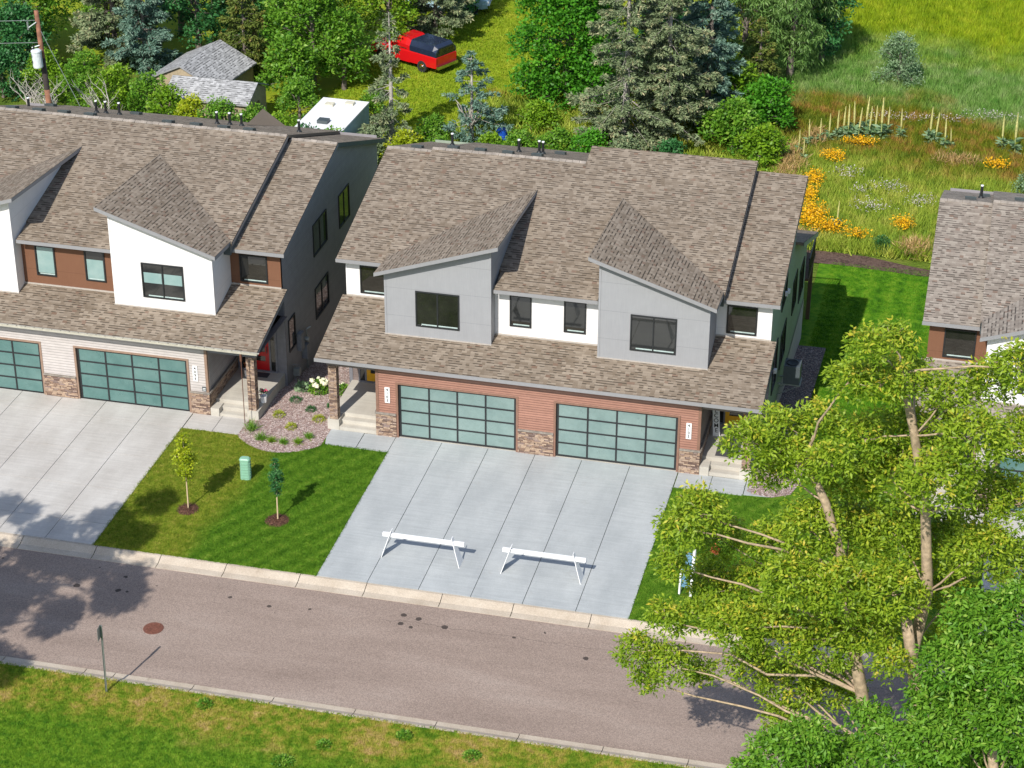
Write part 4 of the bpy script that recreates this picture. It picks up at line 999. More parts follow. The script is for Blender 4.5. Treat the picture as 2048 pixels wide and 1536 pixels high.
m.path([(.1, 0, 7.9), (2.1, -1, 4.6), (4.2, -2, 1.0)], [.015]*3, 5); m.path([(.1, 0, 4.4), (1.5, -1.2, 2.2), (3.0, -2.4, .0)], [.012]*3, 5); m.build('wires', MT['galv'], up)
up.rotation_euler = (0, R(-2.0), 0)
# sheds behind the left house
def shed(loc, lx, hw, zr, ze, label, rz=0):
    t = empty('shed', loc, rz, label, 'shed', 'old sheds behind the left house')
    m = MB(); s = math.hypot(1, (zr-ze)/hw); 
    m.slab([(0, -hw-.2, ze-.05), (lx, -hw-.2, ze-.05), (lx, 0, zr), (0, 0, zr)], .08, [(0, 0), (lx, 0), (lx, hw*s), (0, hw*s)]); m.slab([(0, 0, zr), (lx, 0, zr), (lx, hw+.2, ze-.05), (0, hw+.2, ze-.05)], .08, [(0, 0), (lx, 0), (lx, hw*s), (0, hw*s)])
    m.build('roof', MT['shed_shingle'], t)
    m = MB(); m.box(.15, lx-.15, -hw, hw, 0, ze-.12, 'xXyY'); m.poly([(lx-.15, -hw, ze-.12), (lx-.15, hw, ze-.12), (lx-.15, 0, zr-.1)]); m.poly([(.15, hw, ze-.12), (.15, -hw, ze-.12), (.15, 0, zr-.1)]); m.build('wall', MT['tan_wall'], t)
    m = MB(); m.box(lx-.151, lx-.13, -.5, .4, 0, ze-.5); m.build('door', MT['deck'], t)
shed((-24.4, 37.4, -3.25), 5.2, 1.6, 3.25, 2.55, 'long low shed with grey shingled roof and tan end wall')
shed((-24.3, 38.2, -3.35), 5.0, 2.2, 3.6, 2.5, 'shed with gable roof turned away behind the long low shed', R(82))
# camper
cp = empty('camper', (-15.3, 34.6, -3.0), R(-2), 'white roofed camper trailer parked among the bushes', 'camper')
m = MB(); m.box(0, 2.7, -2.5, 2.6, .45, 2.45); m.build('body', simple('camper_side', (.35, .48, .55), .5), cp, bevel=.08)
m = MB(); m.box(-.03, 2.73, -2.53, 2.63, 2.452, 2.53); m.build('roof', MT['white'], cp, bevel=.05)
for x, y in ((.75, 1.5), (1.8, 1.95)): m = MB(); m.box(x-.25, x+.25, y-.22, y+.22, 2.532, 2.66); m.build('roof_hatch', simple('cream_hatch', (.62, .58, .45), .5), cp)
m = MB(); m.box(1.0, 1.6, -1.3, -.8, 2.532, 2.72); m.build('vent_cover', MT['dark_metal'], cp)
for x in (.12, 2.58): m = MB(); m.tube((x-.1, 0, .32), (x+.1, 0, .32), .32, n=18); m.build('wheel', MT['rubber'], cp)
# pickups
def pickup(name, loc, rz, label, paint, topper):
    """length runs along +x (front), width along y"""
    t = empty(name, loc, rz, label, 'pickup truck')
    m = MB(); Wd = .98
    def loft(secs):
        rs = []
        for x, z0, z1, w0, w1 in secs:
            rs.append([(x, -w0, z0), (x, -w0*1.0, (z0+z1)/2), (x, -w1, z1-.04), (x, -w1+.06, z1), (x, w1-.06, z1), (x, w1, z1-.04), (x, w0, (z0+z1)/2), (x, w0, z0)])
        for p, q in zip(rs[:-1], rs[1:]):
            for i in range(7): m.poly([p[i], q[i], q[i+1], p[i+1]])
        m.poly(rs[0]); m.poly(rs[-1][::-1])
    loft([(0, .50, 1.14, .94, .95), (.05, .48, 1.17, .98, .97), (2.15, .45, 1.17, Wd, .97), (2.2, .42, 1.15, Wd, .97), (4.2, .42, 1.13, Wd, .96), (5.2, .46, 1.08, .97, .92), (5.55, .5, .98, .90, .82)])
    m.build('body', paint, t, bevel=.02)
    m = MB(); loft([(2.22, 1.14, 1.74, .92, .74), (2.55, 1.14, 1.86, .92, .74), (3.3, 1.14, 1.86, .92, .74), (4.1, 1.12, 1.20, .92, .86)]); cb = m.build('cab', paint, t, bevel=.02)
    g = MB()
    for s in (-1, 1):
        for a, b in ((2.45, 2.95), (3.03, 3.55)):
            q = [(a, s*.935, 1.22), (b, s*.935, 1.22), (b-.03, s*.80, 1.70), (a+.05, s*.80, 1.70)]; g.poly(q if s < 0 else q[::-1])
    g.poly([(3.42, -.76, 1.84), (4.03, -.82, 1.26), (4.03, .82, 1.26), (3.42, .76, 1.84)]); g.poly([(2.195, .75, 1.25), (2.195, -.75, 1.25), (2.20, -.65, 1.68), (2.20, .65, 1.68)])
    g.build('cab_windows', MT['glass'], cb)
    if topper:
        m = MB(); loft([(.02, 1.175, 1.72, .94, .72), (.30, 1.175, 1.86, .94, .76), (2.17, 1.175, 1.86, .94, .76)]); tp = m.build('topper', simple('navy_topper', (.016, .024, .05), .25, coat=.5), t, bevel=.02)
        m = MB()
        for a, b, z0, z1 in ((.42, .92, 1.30, 1.70), (1.2, 2.0, 1.40, 1.66)):
            f = MB(); 
            for s in (-1, 1):
                yy = lambda z: s*(.955-.17*(z-1.18)/.68)
                for (p0, p1, q0, q1) in ((a, b, z0, z0+.03), (a, b, z1-.03, z1), (a, a+.03, z0, z1), (b-.03, b, z0, z1)):
                    q = [(p0, yy(q0), q0), (p1, yy(q0), q0), (p1, yy(q1), q1), (p0, yy(q1), q1)]; m.poly(q if s < 0 else q[::-1])
        m.build('window_trim', MT['galv'], tp)
        g = MB(); g.poly([(-.002, .82, 1.24), (-.002, -.82, 1.24), (-.006, -.66, 1.64), (-.006, .66, 1.64)][::1]); g.build('rear_window', MT['glass'], tp)
    else:
        m = MB(); m.box(.08, 2.12, -.88, .88, 1.172, 1.18, 'Z'); m.build('bed_cover', MT['dark_metal'], t)
    m = MB(); m.box(-.16, -.0, -.93, .93, .42, .62); m.build('rear_bumper', MT['chrome'], t, bevel=.03)
    m = MB(); m.box(5.55, 5.66, -.88, .88, .45, .68); m.build('front_bumper', MT['chrome'], t, bevel=.03)
    for s in (-1, 1):
        m = MB(); m.box(-.012, .05, s*.90-.06, s*.90+.06, .78, 1.08); m.build('tail_lamp', MT['red'], t)
        m = MB(); m.box(5.5, 5.6, s*.66-.14, s*.66+.14, .76, .92); m.build('headlight', MT['white'], t)
        for x in (1.15, 4.55):
            wh = MB(); wh.lathe([(.36, -.12), (.38, -.08), (.38, .08), (.36, .12), (.22, .12), (.22, -.12)], n=20)
            wo_ = wh.build('wheel', MT['rubber'], t); hb = MB(); hb.lathe([(.22, .02), (.20, .10), (.08, .06), (.06, .11), (0, .11)], n=16); ho = hb.build('rim', MT['chrome'], wo_)
            wo_.rotation_euler = (R(90)*(-s), 0, 0); wo_.location = (x, s*.90, .38)
    return t
pickup('pickup_truck', (-11.15, 48.95, -2.8), R(180-26), 'red pickup truck with dark topper parked on the grass', simple('red_car_paint', (.55, .006, .010), .3, var=.04, coat=.6), True)
pickup('pickup_truck', (-16.9, 60.3, -2.8), R(6), 'pale blue pickup truck at the far end of the yard', simple('pale_blue_paint', (.34, .50, .58), .3, var=.04, coat=.5), False)
# blue barrels and tarps behind the middle house
def drum(loc, r, h, label, rot=0):
    t = empty('barrel', loc, 0, label, 'barrel'); m = MB(); m.lathe([(0, 0), (r, 0), (r, h*.3), (r*1.04, h*.33), (r, h*.36), (r, h*.66), (r*1.04, h*.69), (r, h*.72), (r, h), (r*.9, h+.02), (0, h+.02)], n=18); m.build('drum', MT['plastic_blue'], t)
drum((5.35, 44.0, -2.8), .42, .95, 'blue barrel in the shade right of the big spruces')
drum((-5.0, 38.2, -2.8), .38, .95, 'blue barrel among bushes behind the middle house roof')
# bare stick pile / black netting fence post at the roof corner

# ------------------------------------------------------------------ plants near the houses
def young_tree(loc, h, z0, r, mat, seed, label, nl=10, L=.10, W=.032, per=120, squash=1.0):
    rng = rnd(seed); t = empty('young_tree', loc, 0, label, 'young tree', 'young trees on the front lawn')
    m = MB(); m.path([(0, 0, 0), (.01, .01, h*.5), (0, 0, h*.92)], [.032, .025, .008], 8); lob = []
    for i in range(9):
        f = i/8; z = z0+(h-z0-.15)*f; rr = r*(math.sin(math.pi*min(1, .16+.80*f))**.8)*rng.uniform(.8, 1.1); a = i*2.4
        lob.append((.35*rr*math.cos(a), .35*rr*math.sin(a), z, rr*.72)); limb(m, (0, 0, z-.12), (rr*math.cos(a), rr*math.sin(a), z+.08), .010, .004, rng, 3)
    m.build('trunk', MT['stake'], t, smooth=True)
    V, T = lobe_foliage(lob, rng, per, nl, L, W, .09, .3, .4); np_mesh('crown', V, np.arange(len(V)).reshape(-1, 4), mat, t, T); return t
young_tree((-6.31, -7.22, 0), 3.35, 1.35, .52, MT['leaf_yellow'], 1, 'young tree with yellow-green leaves on the lawn beside the left driveway')
young_tree((-2.72, -7.16, 0), 2.75, 1.15, .30, MT['leaf_dark'], 2, 'slim young tree with dark green leaves in the middle of the front lawn', per=230, L=.09, W=.024)
young_tree((13.98, -7.1, 0), 1.35, 1.1, .16, MT['leaf_red'], 3, 'tiny staked sapling with a few red leaves beside the big tree', nl=5, per=50)
def mulch_ring(loc, r, label):
    rng = rnd(int(abs(loc[0]*100))); t = empty('mulch_ring', loc, 0, label, 'mulch ring', 'mulch rings round the young trees'); m = MB(); n = 26; ring = []
    for k in range(n): a = 2*math.pi*k/n; q = r*rng.uniform(.92, 1.08); ring.append((q*math.cos(a), q*math.sin(a), .004))
    for k in range(n): j = (k+1) % n; a, b = ring[k], ring[j]; m.poly([a, b, (b[0]*.6, b[1]*.6, .05), (a[0]*.6, a[1]*.6, .05)]); m.poly([(a[0]*.6, a[1]*.6, .05), (b[0]*.6, b[1]*.6, .05), (0, 0, .035)])
    m.build('mulch', MT['mulch'], t)
    N = 700; c = np.c_[rng.normal(0, r*.5, (N, 2)), np.full(N, .045)]; c = c[np.hypot(c[:, 0], c[:, 1]) < r*1.05]; V, T = leaves(c, rand_dirs(rng, len(c), 0)*np.array([1, 1, .3]), .06, .012, rng)
    np_mesh('bark_chips', V, np.arange(len(V)).reshape(-1, 4), MT['mulch'], t, T)['kind'] = 'stuff'
mulch_ring((-6.31, -7.28, .006), .42, 'bark mulch ring under the yellow-green young tree')
mulch_ring((-2.72, -7.22, .006), .46, 'bark mulch ring under the slim dark green young tree')
mulch_ring((13.85, -7.1, .006), .42, 'bark mulch ring under the red-leaved sapling')
def tuft(name, loc, r, h, mat, seed, label, cat, group, n=160, flowers=None, L=None, W=.012, dome=False):
    rng = rnd(seed); t = empty(name, loc, 0, label, cat, group)
    if dome:
        d = rand_dirs(rng, n, 0); c = d*np.array([r, r, h])*rng.uniform(.55, 1, (n, 1)); V, T = leaves(c, d, L or .07, W, rng, .5)
    else:
        a = rng.uniform(0, 2*np.pi, n); el = rng.uniform(.45, 1.4, n); d = np.c_[np.cos(a)*np.cos(el), np.sin(a)*np.cos(el), np.sin(el)]
        c = np.c_[rng.normal(0, r*.22, (n, 2)), np.zeros(n)]; V, T = leaves(c, d, L or h*1.2, W, rng, .12, droop=.15)
    np_mesh('foliage', V, np.arange(len(V)).reshape(-1, 4), mat, t, T)
    if flowers:
        for k in range(flowers[1]):
            d = rand_dirs(rng, 1, .15)[0]; m = MB(); q = .085*rng.uniform(.8, 1.15); x, y, z = d[0]*r*.9, d[1]*r*.9, h*.75+d[2]*h*.35
            for i in range(26):
                u = rand_dirs(rng, 1)[0]*q; v1 = Vector(rand_dirs(rng, 1)[0])*q*.42; v2 = v1.cross(Vector(u)).normalized()*q*.42; p = Vector((x, y, z))+Vector(u)
                m.poly([p-v1, p+v2, p+v1, p-v2])
            m.lathe([(0, -q*.9), (q*.75, -q*.4), (q*.95, 0), (q*.75, q*.55), (0, q*.95)], (x, y, z), 9); m.build('bloom', flowers[0], t)
    return t
G1 = 'small plants in the gravel bed'
bedp = [(-5.96, -.92, .34, .42, 'leaf_green', 'arching green daylily clump at the corner of the gravel bed', 0), (-5.37, -1.53, .24, .3, 'leaf_green', 'spiky grass clump next to the daylily in the gravel bed', 0),
        (-4.88, -1.62, .16, .24, 'leaf_lime', 'first small grass tuft along the curved gravel edge', 0), (-4.37, -1.62, .16, .24, 'leaf_green', 'second small grass tuft along the curved gravel edge', 0),
        (-3.82, -1.48, .16, .24, 'leaf_lime', 'third small grass tuft along the curved gravel edge', 0), (-3.51, -.99, .2, .26, 'leaf_green', 'small grass tuft nearest the middle house steps', 0),
        (-5.3, .49, .26, .25, 'leaf_yellow', 'golden mound shrub nearest the red-door house porch', 1), (-4.48, -.34, .24, .23, 'leaf_yellow', 'golden mound shrub in the middle of the gravel bed', 1),
        (-3.6, .55, .28, .24, 'leaf_yellow', 'golden mound shrub beside the stone column', 1), (-4.18, 1.25, .24, .20, 'leaf_dark', 'low dark green shrub in the gravel between the yellow mounds', 1),
        (-5.03, 1.88, .28, .20, 'leaf_dark', 'spreading dark green shrub at the shadow edge in the gravel', 1), (-3.45, 1.75, .17, .22, 'leaf_dark', 'small dark green shrub close to the stone column', 1)]
for i, (x, y, r, h, mt_, lb, dome) in enumerate(bedp): tuft('shrub', (x, y, .02), r, h, MT[mt_], 40+i, lb, 'shrub', G1, n=420 if dome else 130, dome=bool(dome), L=.06 if dome else None, W=.012 if dome else .010)
tuft('hydrangea', (-4.35, 2.95, 0), .42, .5, MT['leaf_green'], 60, 'hydrangea with cream flower heads left of the stone column', 'hydrangea', 'hydrangeas beside the porch', 500, (MT['petal_white'], 14), dome=True, L=.12, W=.035)
tuft('hydrangea', (-3.28, 3.05, 0), .28, .42, MT['leaf_green'], 61, 'small hydrangea with few blooms behind the stone column', 'hydrangea', 'hydrangeas beside the porch', 260, (MT['petal_white'], 3), dome=True, L=.12, W=.035)
tuft('hosta', (-5.1, 3.0, -.02), .26, .3, MT['leaf_silver'], 62, 'pale blue-green leafy plant at the shade edge', 'plant', None, 110, dome=True, L=.18, W=.06)
for i, (x, y, r, lb) in enumerate([(2.2, -21.05, .42, 'leafy green weed clump at the bottom edge of the verge'), (-1.3, -18.75, .3, 'dark green weed clump on the verge by the near curb'), (5.6, -18.8, .28, 'weed clump sprawling on the verge in the middle'), (3.2, -19.9, .25, 'weed clump with pale leaves in the dry verge'), (-8.4, -21.6, .5, 'dark weed clump in the lower left corner'), (8.0, -19.3, .3, 'weed clump near the curb below the big tree')]):
    tuft('weed', (x, y, 0), r, .16, MT['leaf_green'], 70+i, lb, 'weed', 'weeds in the near verge', 420, dome=True, L=.08, W=.022)
tuft('round_shrub', (17.2, 28.9, -2.8), .55, .9, MT['leaf_dark'], 80, 'small round dark green shrub at the back of the side lawn', 'shrub', None, 1500, dome=True, L=.10, W=.02)
for i, (x, y, lb) in enumerate([(15.6, .9, 'low shrub in the gravel bed right of the porch'), (15.3, -.5, 'small shrub near the end of the right walkway')]):
    tuft('shrub', (x, y, .02), .3, .35, MT['leaf_green'], 85+i, lb, 'shrub', None, 300, dome=True)

# pebbles on the gravel beds (uncountable)
rng = rnd(5)
def pebbles(name, p, z, mat, s=(.014, .034)):
    n = len(p); r = rng.uniform(s[0], s[1], n); V = np.empty((n, 6, 3), np.float32); a = rng.uniform(0, 6.28, n)
    ca, sa = np.cos(a), np.sin(a); q = r*rng.uniform(.6, 1, n); hz = r*.55
    for i, (dx, dy, dz) in enumerate([(1, 0, 0), (0, 1, 0), (-1, 0, 0), (0, -1, 0), (0, 0, 1), (0, 0, -1)]):
        V[:, i] = np.c_[p[:, 0]+ca*dx*r-sa*dy*q, p[:, 1]+sa*dx*r+ca*dy*q, z+dz*hz]
    F_ = np.array([[0, 1, 4], [1, 2, 4], [2, 3, 4], [3, 0, 4]]); Fa = (np.arange(n)[:, None, None]*6+F_[None]).reshape(-1, 3)
    o = np_mesh(name, V.reshape(-1, 3), Fa, mat, tint=np.repeat(rng.uniform(0, 1, n), 6)); tag(o, 'pinkish rounded pebbles covering the bed', 'pebbles', None, 'stuff'); return o
p = scatter(rng, -6.42, -2.9, -2.4, 7, 520, in_bed_front)
pebbles('pebbles', p, np.array([gz(a, b)+.025 for a, b in p]), MT['pebble'])
p = scatter(rng, 14.3, 16.3, -1.0, 2.5, 420, lambda x, y: y > -.9 and (x < 15.9 or y > .2)); pebbles('pebbles', p, np.full(len(p), .03), MT['pebble'])
p = scatter(rng, 14.4, 15.7, 2.5, 16, 160); pebbles('pebbles', p, np.array([gz(a, b)+.04 for a, b in p]), MT['pebble'], (.014, .03))

# grass blades (uncountable)
def grass(name, p, mat, h, w_, per, lab, lean=.6, z0=0.0):
    o = blades(name, mat, p, np.array([gz(a, b)+z0 for a, b in p]), rng, h, w_, lean, per); tag(o, lab, 'grass', None, 'stuff')
LF = lambda x, y: (-8.90 < x < -.08 and -10.50 < y < -1.22 and not in_bed_front(x, y) and not (x < -6.2 and y > -1.36) and math.hypot(x+6.31, y+7.25) > .38 and math.hypot(x+2.72, y+7.2) > .4)
grass('lawn_grass', scatter(rng, -8.9, -.05, -10.5, -1.2, 560, LF), MT['b_front'], (.03, .075), .010, 3, 'green mown lawn grass between the two driveways')
grass('lawn_grass', scatter(rng, 11.44, 19, -10.5, -1.2, 480, lambda x, y: y < -1.2 or x > 15.8), MT['b_front'], (.03, .075), .010, 3, 'green mown lawn grass right of the middle driveway')
grass('verge_grass', scatter(rng, -12, 22, -23.6, -18.15, 480), MT['b_verge'], (.03, .085), .012, 3, 'patchy yellow and green grass of the near verge')
grass('side_grass', scatter(rng, 14.9, 20.4, 2.6, 27, 300, lambda x, y: x > 15.7 or y > 16.3), MT['b_side'], (.03, .07), .014, 3, 'deep green mown grass between the middle and right houses')
grass('yard_grass', scatter(rng, -17, 3, 38, 64, 60), MT['b_back'], (.05, .16), .035, 4, 'bright rough grass of the back yard')

# meadow (uncountable): tall grass coloured by zone
t = NT('meadow_blades'); P_ = t.pos(); X_, Y_, Z_ = t.xyz(P_)
n1 = t.noise(.22, P_, 5, .65); n2 = t.noise(1.1, P_, 4, .6)
a_ = t.n('ShaderNodeAttribute', attribute_name='tint').outputs['Fac']
near = t.ramp(n2, [(.3, (.16, .28, .03)), (.5, (.34, .44, .05)), (.7, (.52, .52, .11))])
mid = t.ramp(n2, [(.35, (.12, .19, .015)), (.5, (.24, .26, .02)), (.62, (.40, .22, .06)), (.75, (.28, .31, .04))])
reed = t.ramp(n2, [(.3, (.10, .26, .035)), (.5, (.21, .37, .08)), (.7, (.36, .46, .18))])
far = t.ramp(n2, [(.3, (.17, .28, .008)), (.5, (.31, .42, .014)), (.7, (.45, .50, .03))])
yy = t.math('ADD', t.math('ADD', Y_, t.math('MULTIPLY', X_, .22)), t.math('MULTIPLY', t.math('SUBTRACT', n1, .5), 14))
def step_(v, a, b):
    mr = t.n('ShaderNodeMapRange'); t.l(v, mr.inputs[0]); mr.inputs[1].default_value = a; mr.inputs[2].default_value = b; return mr.outputs[0]
k = t.mix(step_(yy, 42, 46), near, mid); k = t.mix(step_(yy, 51, 54), k, reed); k = t.mix(step_(yy, 60, 66), k, far)
k = t.mix(1.0, k, t.ramp(a_, [(0, .6), (.5, 1), (1, 1.4)]), 'MULTIPLY')
x = t.n('ShaderNodeBsdfPrincipled'); t.l(k, x.inputs['Base Color']); x.inputs['Roughness'].default_value = .6; x.inputs['Specular IOR Level'].default_value = .2
tr = t.n('ShaderNodeBsdfTranslucent'); t.l(k, tr.inputs[0]); mx = t.n('ShaderNodeMixShader'); mx.inputs[0].default_value = .35
t.l(x.outputs[0], mx.inputs[1]); t.l(tr.outputs[0], mx.inputs[2]); t.l(mx.outputs[0], t.out.inputs[0]); MT['meadow'] = t.m
MZ = lambda x, y: y > 28.3+(0 if x < 20 else -1) and x > 7.5+(y-28)*.04
pm = scatter(rng, 7.5, 34, 27.5, 78, 46, MZ)
grass('meadow_grass', pm, MT['meadow'], (.3, .8), .035, 8, 'tall wild grasses of the meadow behind the houses', .8)
pm = scatter(rng, -8, 9, 33, 46, 10)
grass('undergrowth', pm, MT['meadow'], (.25, .7), .05, 8, 'rough undergrowth between the bushes behind the middle house', .9)
MT['tan_blade'] = leaf_mat('dry_grass', (.30, .19, .07), (.55, .38, .17), None, .3); MT['daisy'] = leaf_mat('golden_petals', (.50, .24, .004), (.88, .50, .008), None, .2)
MT['weedflower'] = leaf_mat('pale_weed_flowers', (.35, .30, .27), (.62, .56, .55), None, .2)
def patch(name, blobs, mat, per, hz, L, W, lab, cat, up=True):
    CC, DD = [], []
    for (x, y, rx, ry) in blobs:
        n = int(per*rx*ry*3.1); q = rand_dirs(rng, n)[:, :2]*np.sqrt(rng.uniform(0, 1, (n, 1)))
        z = rng.uniform(hz[0], hz[1], n); CC.append(np.c_[x+q[:, 0]*rx, y+q[:, 1]*ry, z-2.8]); d = rand_dirs(rng, n, 0); d[:, 2] = abs(d[:, 2])*(.4 if not up else 1.5)+.1; DD.append(d)
    V, T = leaves(np.concatenate(CC), np.concatenate(DD), L, W, rng, .2); tag(np_mesh(name, V, np.arange(len(V)).reshape(-1, 4), mat, None, T), lab, cat, None, 'stuff')
patch('yellow_flowers', [(13.3, 31.2, 1.0, 1.8), (14.4, 29.9, 1.2, .8), (12.9, 33.8, .6, 1.2), (18.1, 31.2, .7, .8), (14.9, 42.0, 1.2, .5), (12.9, 36, .7, 1.2), (15.9, 29.3, .8, .4), (13.6, 39.5, .8, .7), (22.5, 40.5, .8, .6)], MT['daisy'], 230, (.55, .95), .10, .04, 'golden yellow wildflowers massed at the meadow edge', 'flowers', False)
patch('dry_grass', [(11.4, 38.5, .9, 3.2), (12.4, 42.5, .7, 1.4), (18.9, 28.9, 1.0, .9), (20.3, 41, 1.6, .8), (13.2, 28.9, .7, .5), (11.3, 35.2, .6, 1.2)], MT['tan_blade'], 160, (.05, .55), .55, .02, 'tan dried grass standing in the meadow', 'grass')
patch('pale_weeds', [(14.6, 37.5, 1.1, .8), (17.0, 36.0, 1.2, .8), (16.3, 33.2, 1.4, .8), (18.8, 34.5, 1.0, .9), (16.8, 46.5, 2, .5), (19.5, 46.8, 2, .4), (15.5, 35.2, .8, .6), (22.0, 48, 2, .6)], MT['weedflower'], 60, (.5, .9), .08, .03, 'pale greyish flowering weeds in the meadow', 'flowers', False)
# mulleins: one built, then copied
def mullein():
    t = empty('mullein', (12.1, 41.5, -2.8), 0, 'tall mullein', 'mullein', 'tall mullein stalks in the meadow'); rg = rnd(9)
    m = MB(); m.path([(0, 0, 0), (.01, 0, .9), (.03, 0, 1.55)], [.02, .022, .015], 6); m.build('stem', simple('mullein_stem', (.30, .36, .12), .8), t)
    m = MB(); m.path([(.01, 0, .95), (.02, 0, 1.4), (.04, 0, 1.95)], [.040, .048, .014], 8); m.build('flower_spike', simple('mullein_spike', (.48, .46, .17), .9, var=.35, nscale=25), t)
    n = 46; a = rg.uniform(0, 6.28, n); z = rg.uniform(.02, .95, n); d = np.c_[np.cos(a), np.sin(a), np.full(n, .45)]; c = np.c_[np.zeros((n, 2)), z]
    V, T = leaves(c, d, .34, .06, rg, .15, droop=.2); np_mesh('leaves', V, np.arange(len(V)).reshape(-1, 4), MT['leaf_silver'], t, T); return t
m0 = mullein()
mp_ = [(12.1, 41.5, 1.0), (12.6, 42.1, .95), (13.05, 42.4, 1.05), (13.5, 42.8, 1.1), (13.8, 43.2, 1.15), (14.1, 43.0, 1.25), (14.4, 43.5, 1.3), (14.65, 43.1, 1.2), (14.95, 43.9, 1.35), (15.2, 43.4, 1.2), (15.55, 43.7, 1.15), (15.95, 43.3, 1.5), (16.25, 44.0, 1.1), (17.0, 43.9, 1.1), (18.65, 43.4, 1.35), (18.95, 43.5, 1.15), (19.55, 42.9, 1.1), (19.9, 43.2, .8), (22.7, 43.5, 1.2), (23.4, 43.0, 1.45), (11.6, 40.3, .9), (12.0, 39.2, .85), (14.75, 30.6, .95)]
wh = ['at the left end of the row', 'second from the left end', 'just left of the yellow flowers', 'above the yellow flowers', 'in the crowded middle of the row', 'with a long spike in the crowded row', 'among the tallest of the row', 'slightly shorter amid the tall ones', 'tall, near the right of the crowded row', 'at the right of the crowded row', 'standing apart right of the crowd', 'tallest, standing alone right of the row', 'short one beside the tallest', 'thin, alone between the two groups', 'tall one of the right pair', 'shorter one of the right pair', 'short, right of the pair', 'dwarf one at the far right of the pair', 'left one of the two at the right edge', 'right one of the two at the right edge', 'low one in the tan dry grass', 'lowest one in front of the dry grass', 'single one rising from the yellow flowers near the lawn']
for i, (x, y, s) in enumerate(mp_):
    q = m0 if i == 0 else copy_tree(m0); q.location = (x, y, -2.8); q.scale = (s,)*3; q.rotation_euler = (0, R((i*37 % 9)-4), i*1.7); q['label'] = 'tall mullein stalk '+wh[i]

# ------------------------------------------------------------------ background trees
BT = []
def btree(x, y, h, r, mat, seed, label, cat='tree', bark='bark_dk', leaf=(.24, .07), n=16, per=16, base=.25, z=-2.8, cr=.26, droop=.3, group='trees and bushes behind the houses', nl=8):
    rg = rnd(seed); L_ = auto_lobes(rg, h, r, base, n)
    return crown_tree('tree' if cat == 'tree' else cat.replace(' ', '_'), (x, y, z), L_, [(0, 0, 0), (.1, 0, h*.35), (0, .1, h*.82)], MT[mat], MT[bark], seed, label, cat, group, leaf, per, nl, cr, droop, 1, .06*h**.6)
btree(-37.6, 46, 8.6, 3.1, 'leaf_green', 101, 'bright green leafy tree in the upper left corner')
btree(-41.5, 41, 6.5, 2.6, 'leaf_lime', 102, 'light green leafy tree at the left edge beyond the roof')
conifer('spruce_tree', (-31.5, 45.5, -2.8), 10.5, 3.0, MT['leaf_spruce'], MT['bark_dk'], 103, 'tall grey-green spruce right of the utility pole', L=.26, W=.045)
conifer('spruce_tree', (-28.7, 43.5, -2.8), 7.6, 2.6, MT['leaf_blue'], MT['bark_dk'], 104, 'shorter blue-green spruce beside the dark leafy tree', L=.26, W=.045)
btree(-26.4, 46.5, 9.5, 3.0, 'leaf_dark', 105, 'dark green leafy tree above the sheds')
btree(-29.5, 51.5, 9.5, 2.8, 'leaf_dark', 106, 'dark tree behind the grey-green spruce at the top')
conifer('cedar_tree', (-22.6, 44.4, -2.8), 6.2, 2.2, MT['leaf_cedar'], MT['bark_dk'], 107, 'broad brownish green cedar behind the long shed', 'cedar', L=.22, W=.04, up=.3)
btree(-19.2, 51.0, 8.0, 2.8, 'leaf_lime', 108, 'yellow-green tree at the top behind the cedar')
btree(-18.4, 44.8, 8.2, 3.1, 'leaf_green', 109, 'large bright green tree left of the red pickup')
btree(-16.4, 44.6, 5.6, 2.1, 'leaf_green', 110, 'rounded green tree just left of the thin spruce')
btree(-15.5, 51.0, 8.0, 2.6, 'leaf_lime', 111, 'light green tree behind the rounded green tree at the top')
btree(-18.6, 41.5, 4.2, 2.1, 'leaf_green', 112, 'leafy bush against the right end of the sheds', 'bush')
conifer('spruce_tree', (-13.2, 54.0, -2.8), 8.2, 2.4, MT['leaf_spruce'], MT['bark_dk'], 113, 'spruce partly behind the cab of the red pickup', L=.26, W=.045)
conifer('spruce_tree', (-10.9, 36.1, -2.8), 8.1, 1.9, MT['leaf_spruce'], MT['bark_grey'], 114, 'thin open spruce with a bare pale trunk in front of the red pickup', sparse=.62, base=.10, L=.22, W=.04)
sp2 = conifer('spruce_tree', (-6.7, 37.9, -2.8), 5.6, 2.5, MT['leaf_blue'], MT['bark_grey'], 115, 'low spreading spruce with forked bare stem right of the thin one', sparse=.6, base=.16, L=.22, W=.04)
m = MB(); rg = rnd(3)
for a in range(7): limb(m, (0, 0, 1.0), (.9*math.cos(a*.9), .5*math.sin(a*.9)-.3, 2.1+rg.uniform(0, .9)), .07, .02, rg, 4)
m.build('bare_fork', MT['bark_grey'], sp2, smooth=True)
btree(-2.9, 46.0, 10.2, 4.3, 'leaf_maple', 116, 'large bright green maple beside the yard', n=26, per=17, base=.12, leaf=(.22, .08))
conifer('spruce_tree', (1.9, 39.2, -2.8), 13.0, 3.5, MT['leaf_spruce'], MT['bark_grey'], 117, 'tallest grey spruce at left of the trio behind the middle house', sparse=.9, base=.05, L=.24, W=.04)
conifer('spruce_tree', (4.0, 40.6, -2.8), 12.5, 3.4, MT['leaf_spruce'], MT['bark_grey'], 118, 'middle grey spruce of the trio behind the middle house', sparse=.85, base=.16, L=.24, W=.04)
conifer('spruce_tree', (5.9, 43.5, -2.8), 11.0, 2.9, MT['leaf_blue'], MT['bark_dk'], 119, 'darker blue spruce at right of the trio', base=.22, L=.24, W=.04)
btree(9.6, 52.5, 11, 3.3, 'leaf_willow', 120, 'weeping pale green willow at the edge of the meadow', leaf=(.36, .03), n=22, per=22, droop=1.2)
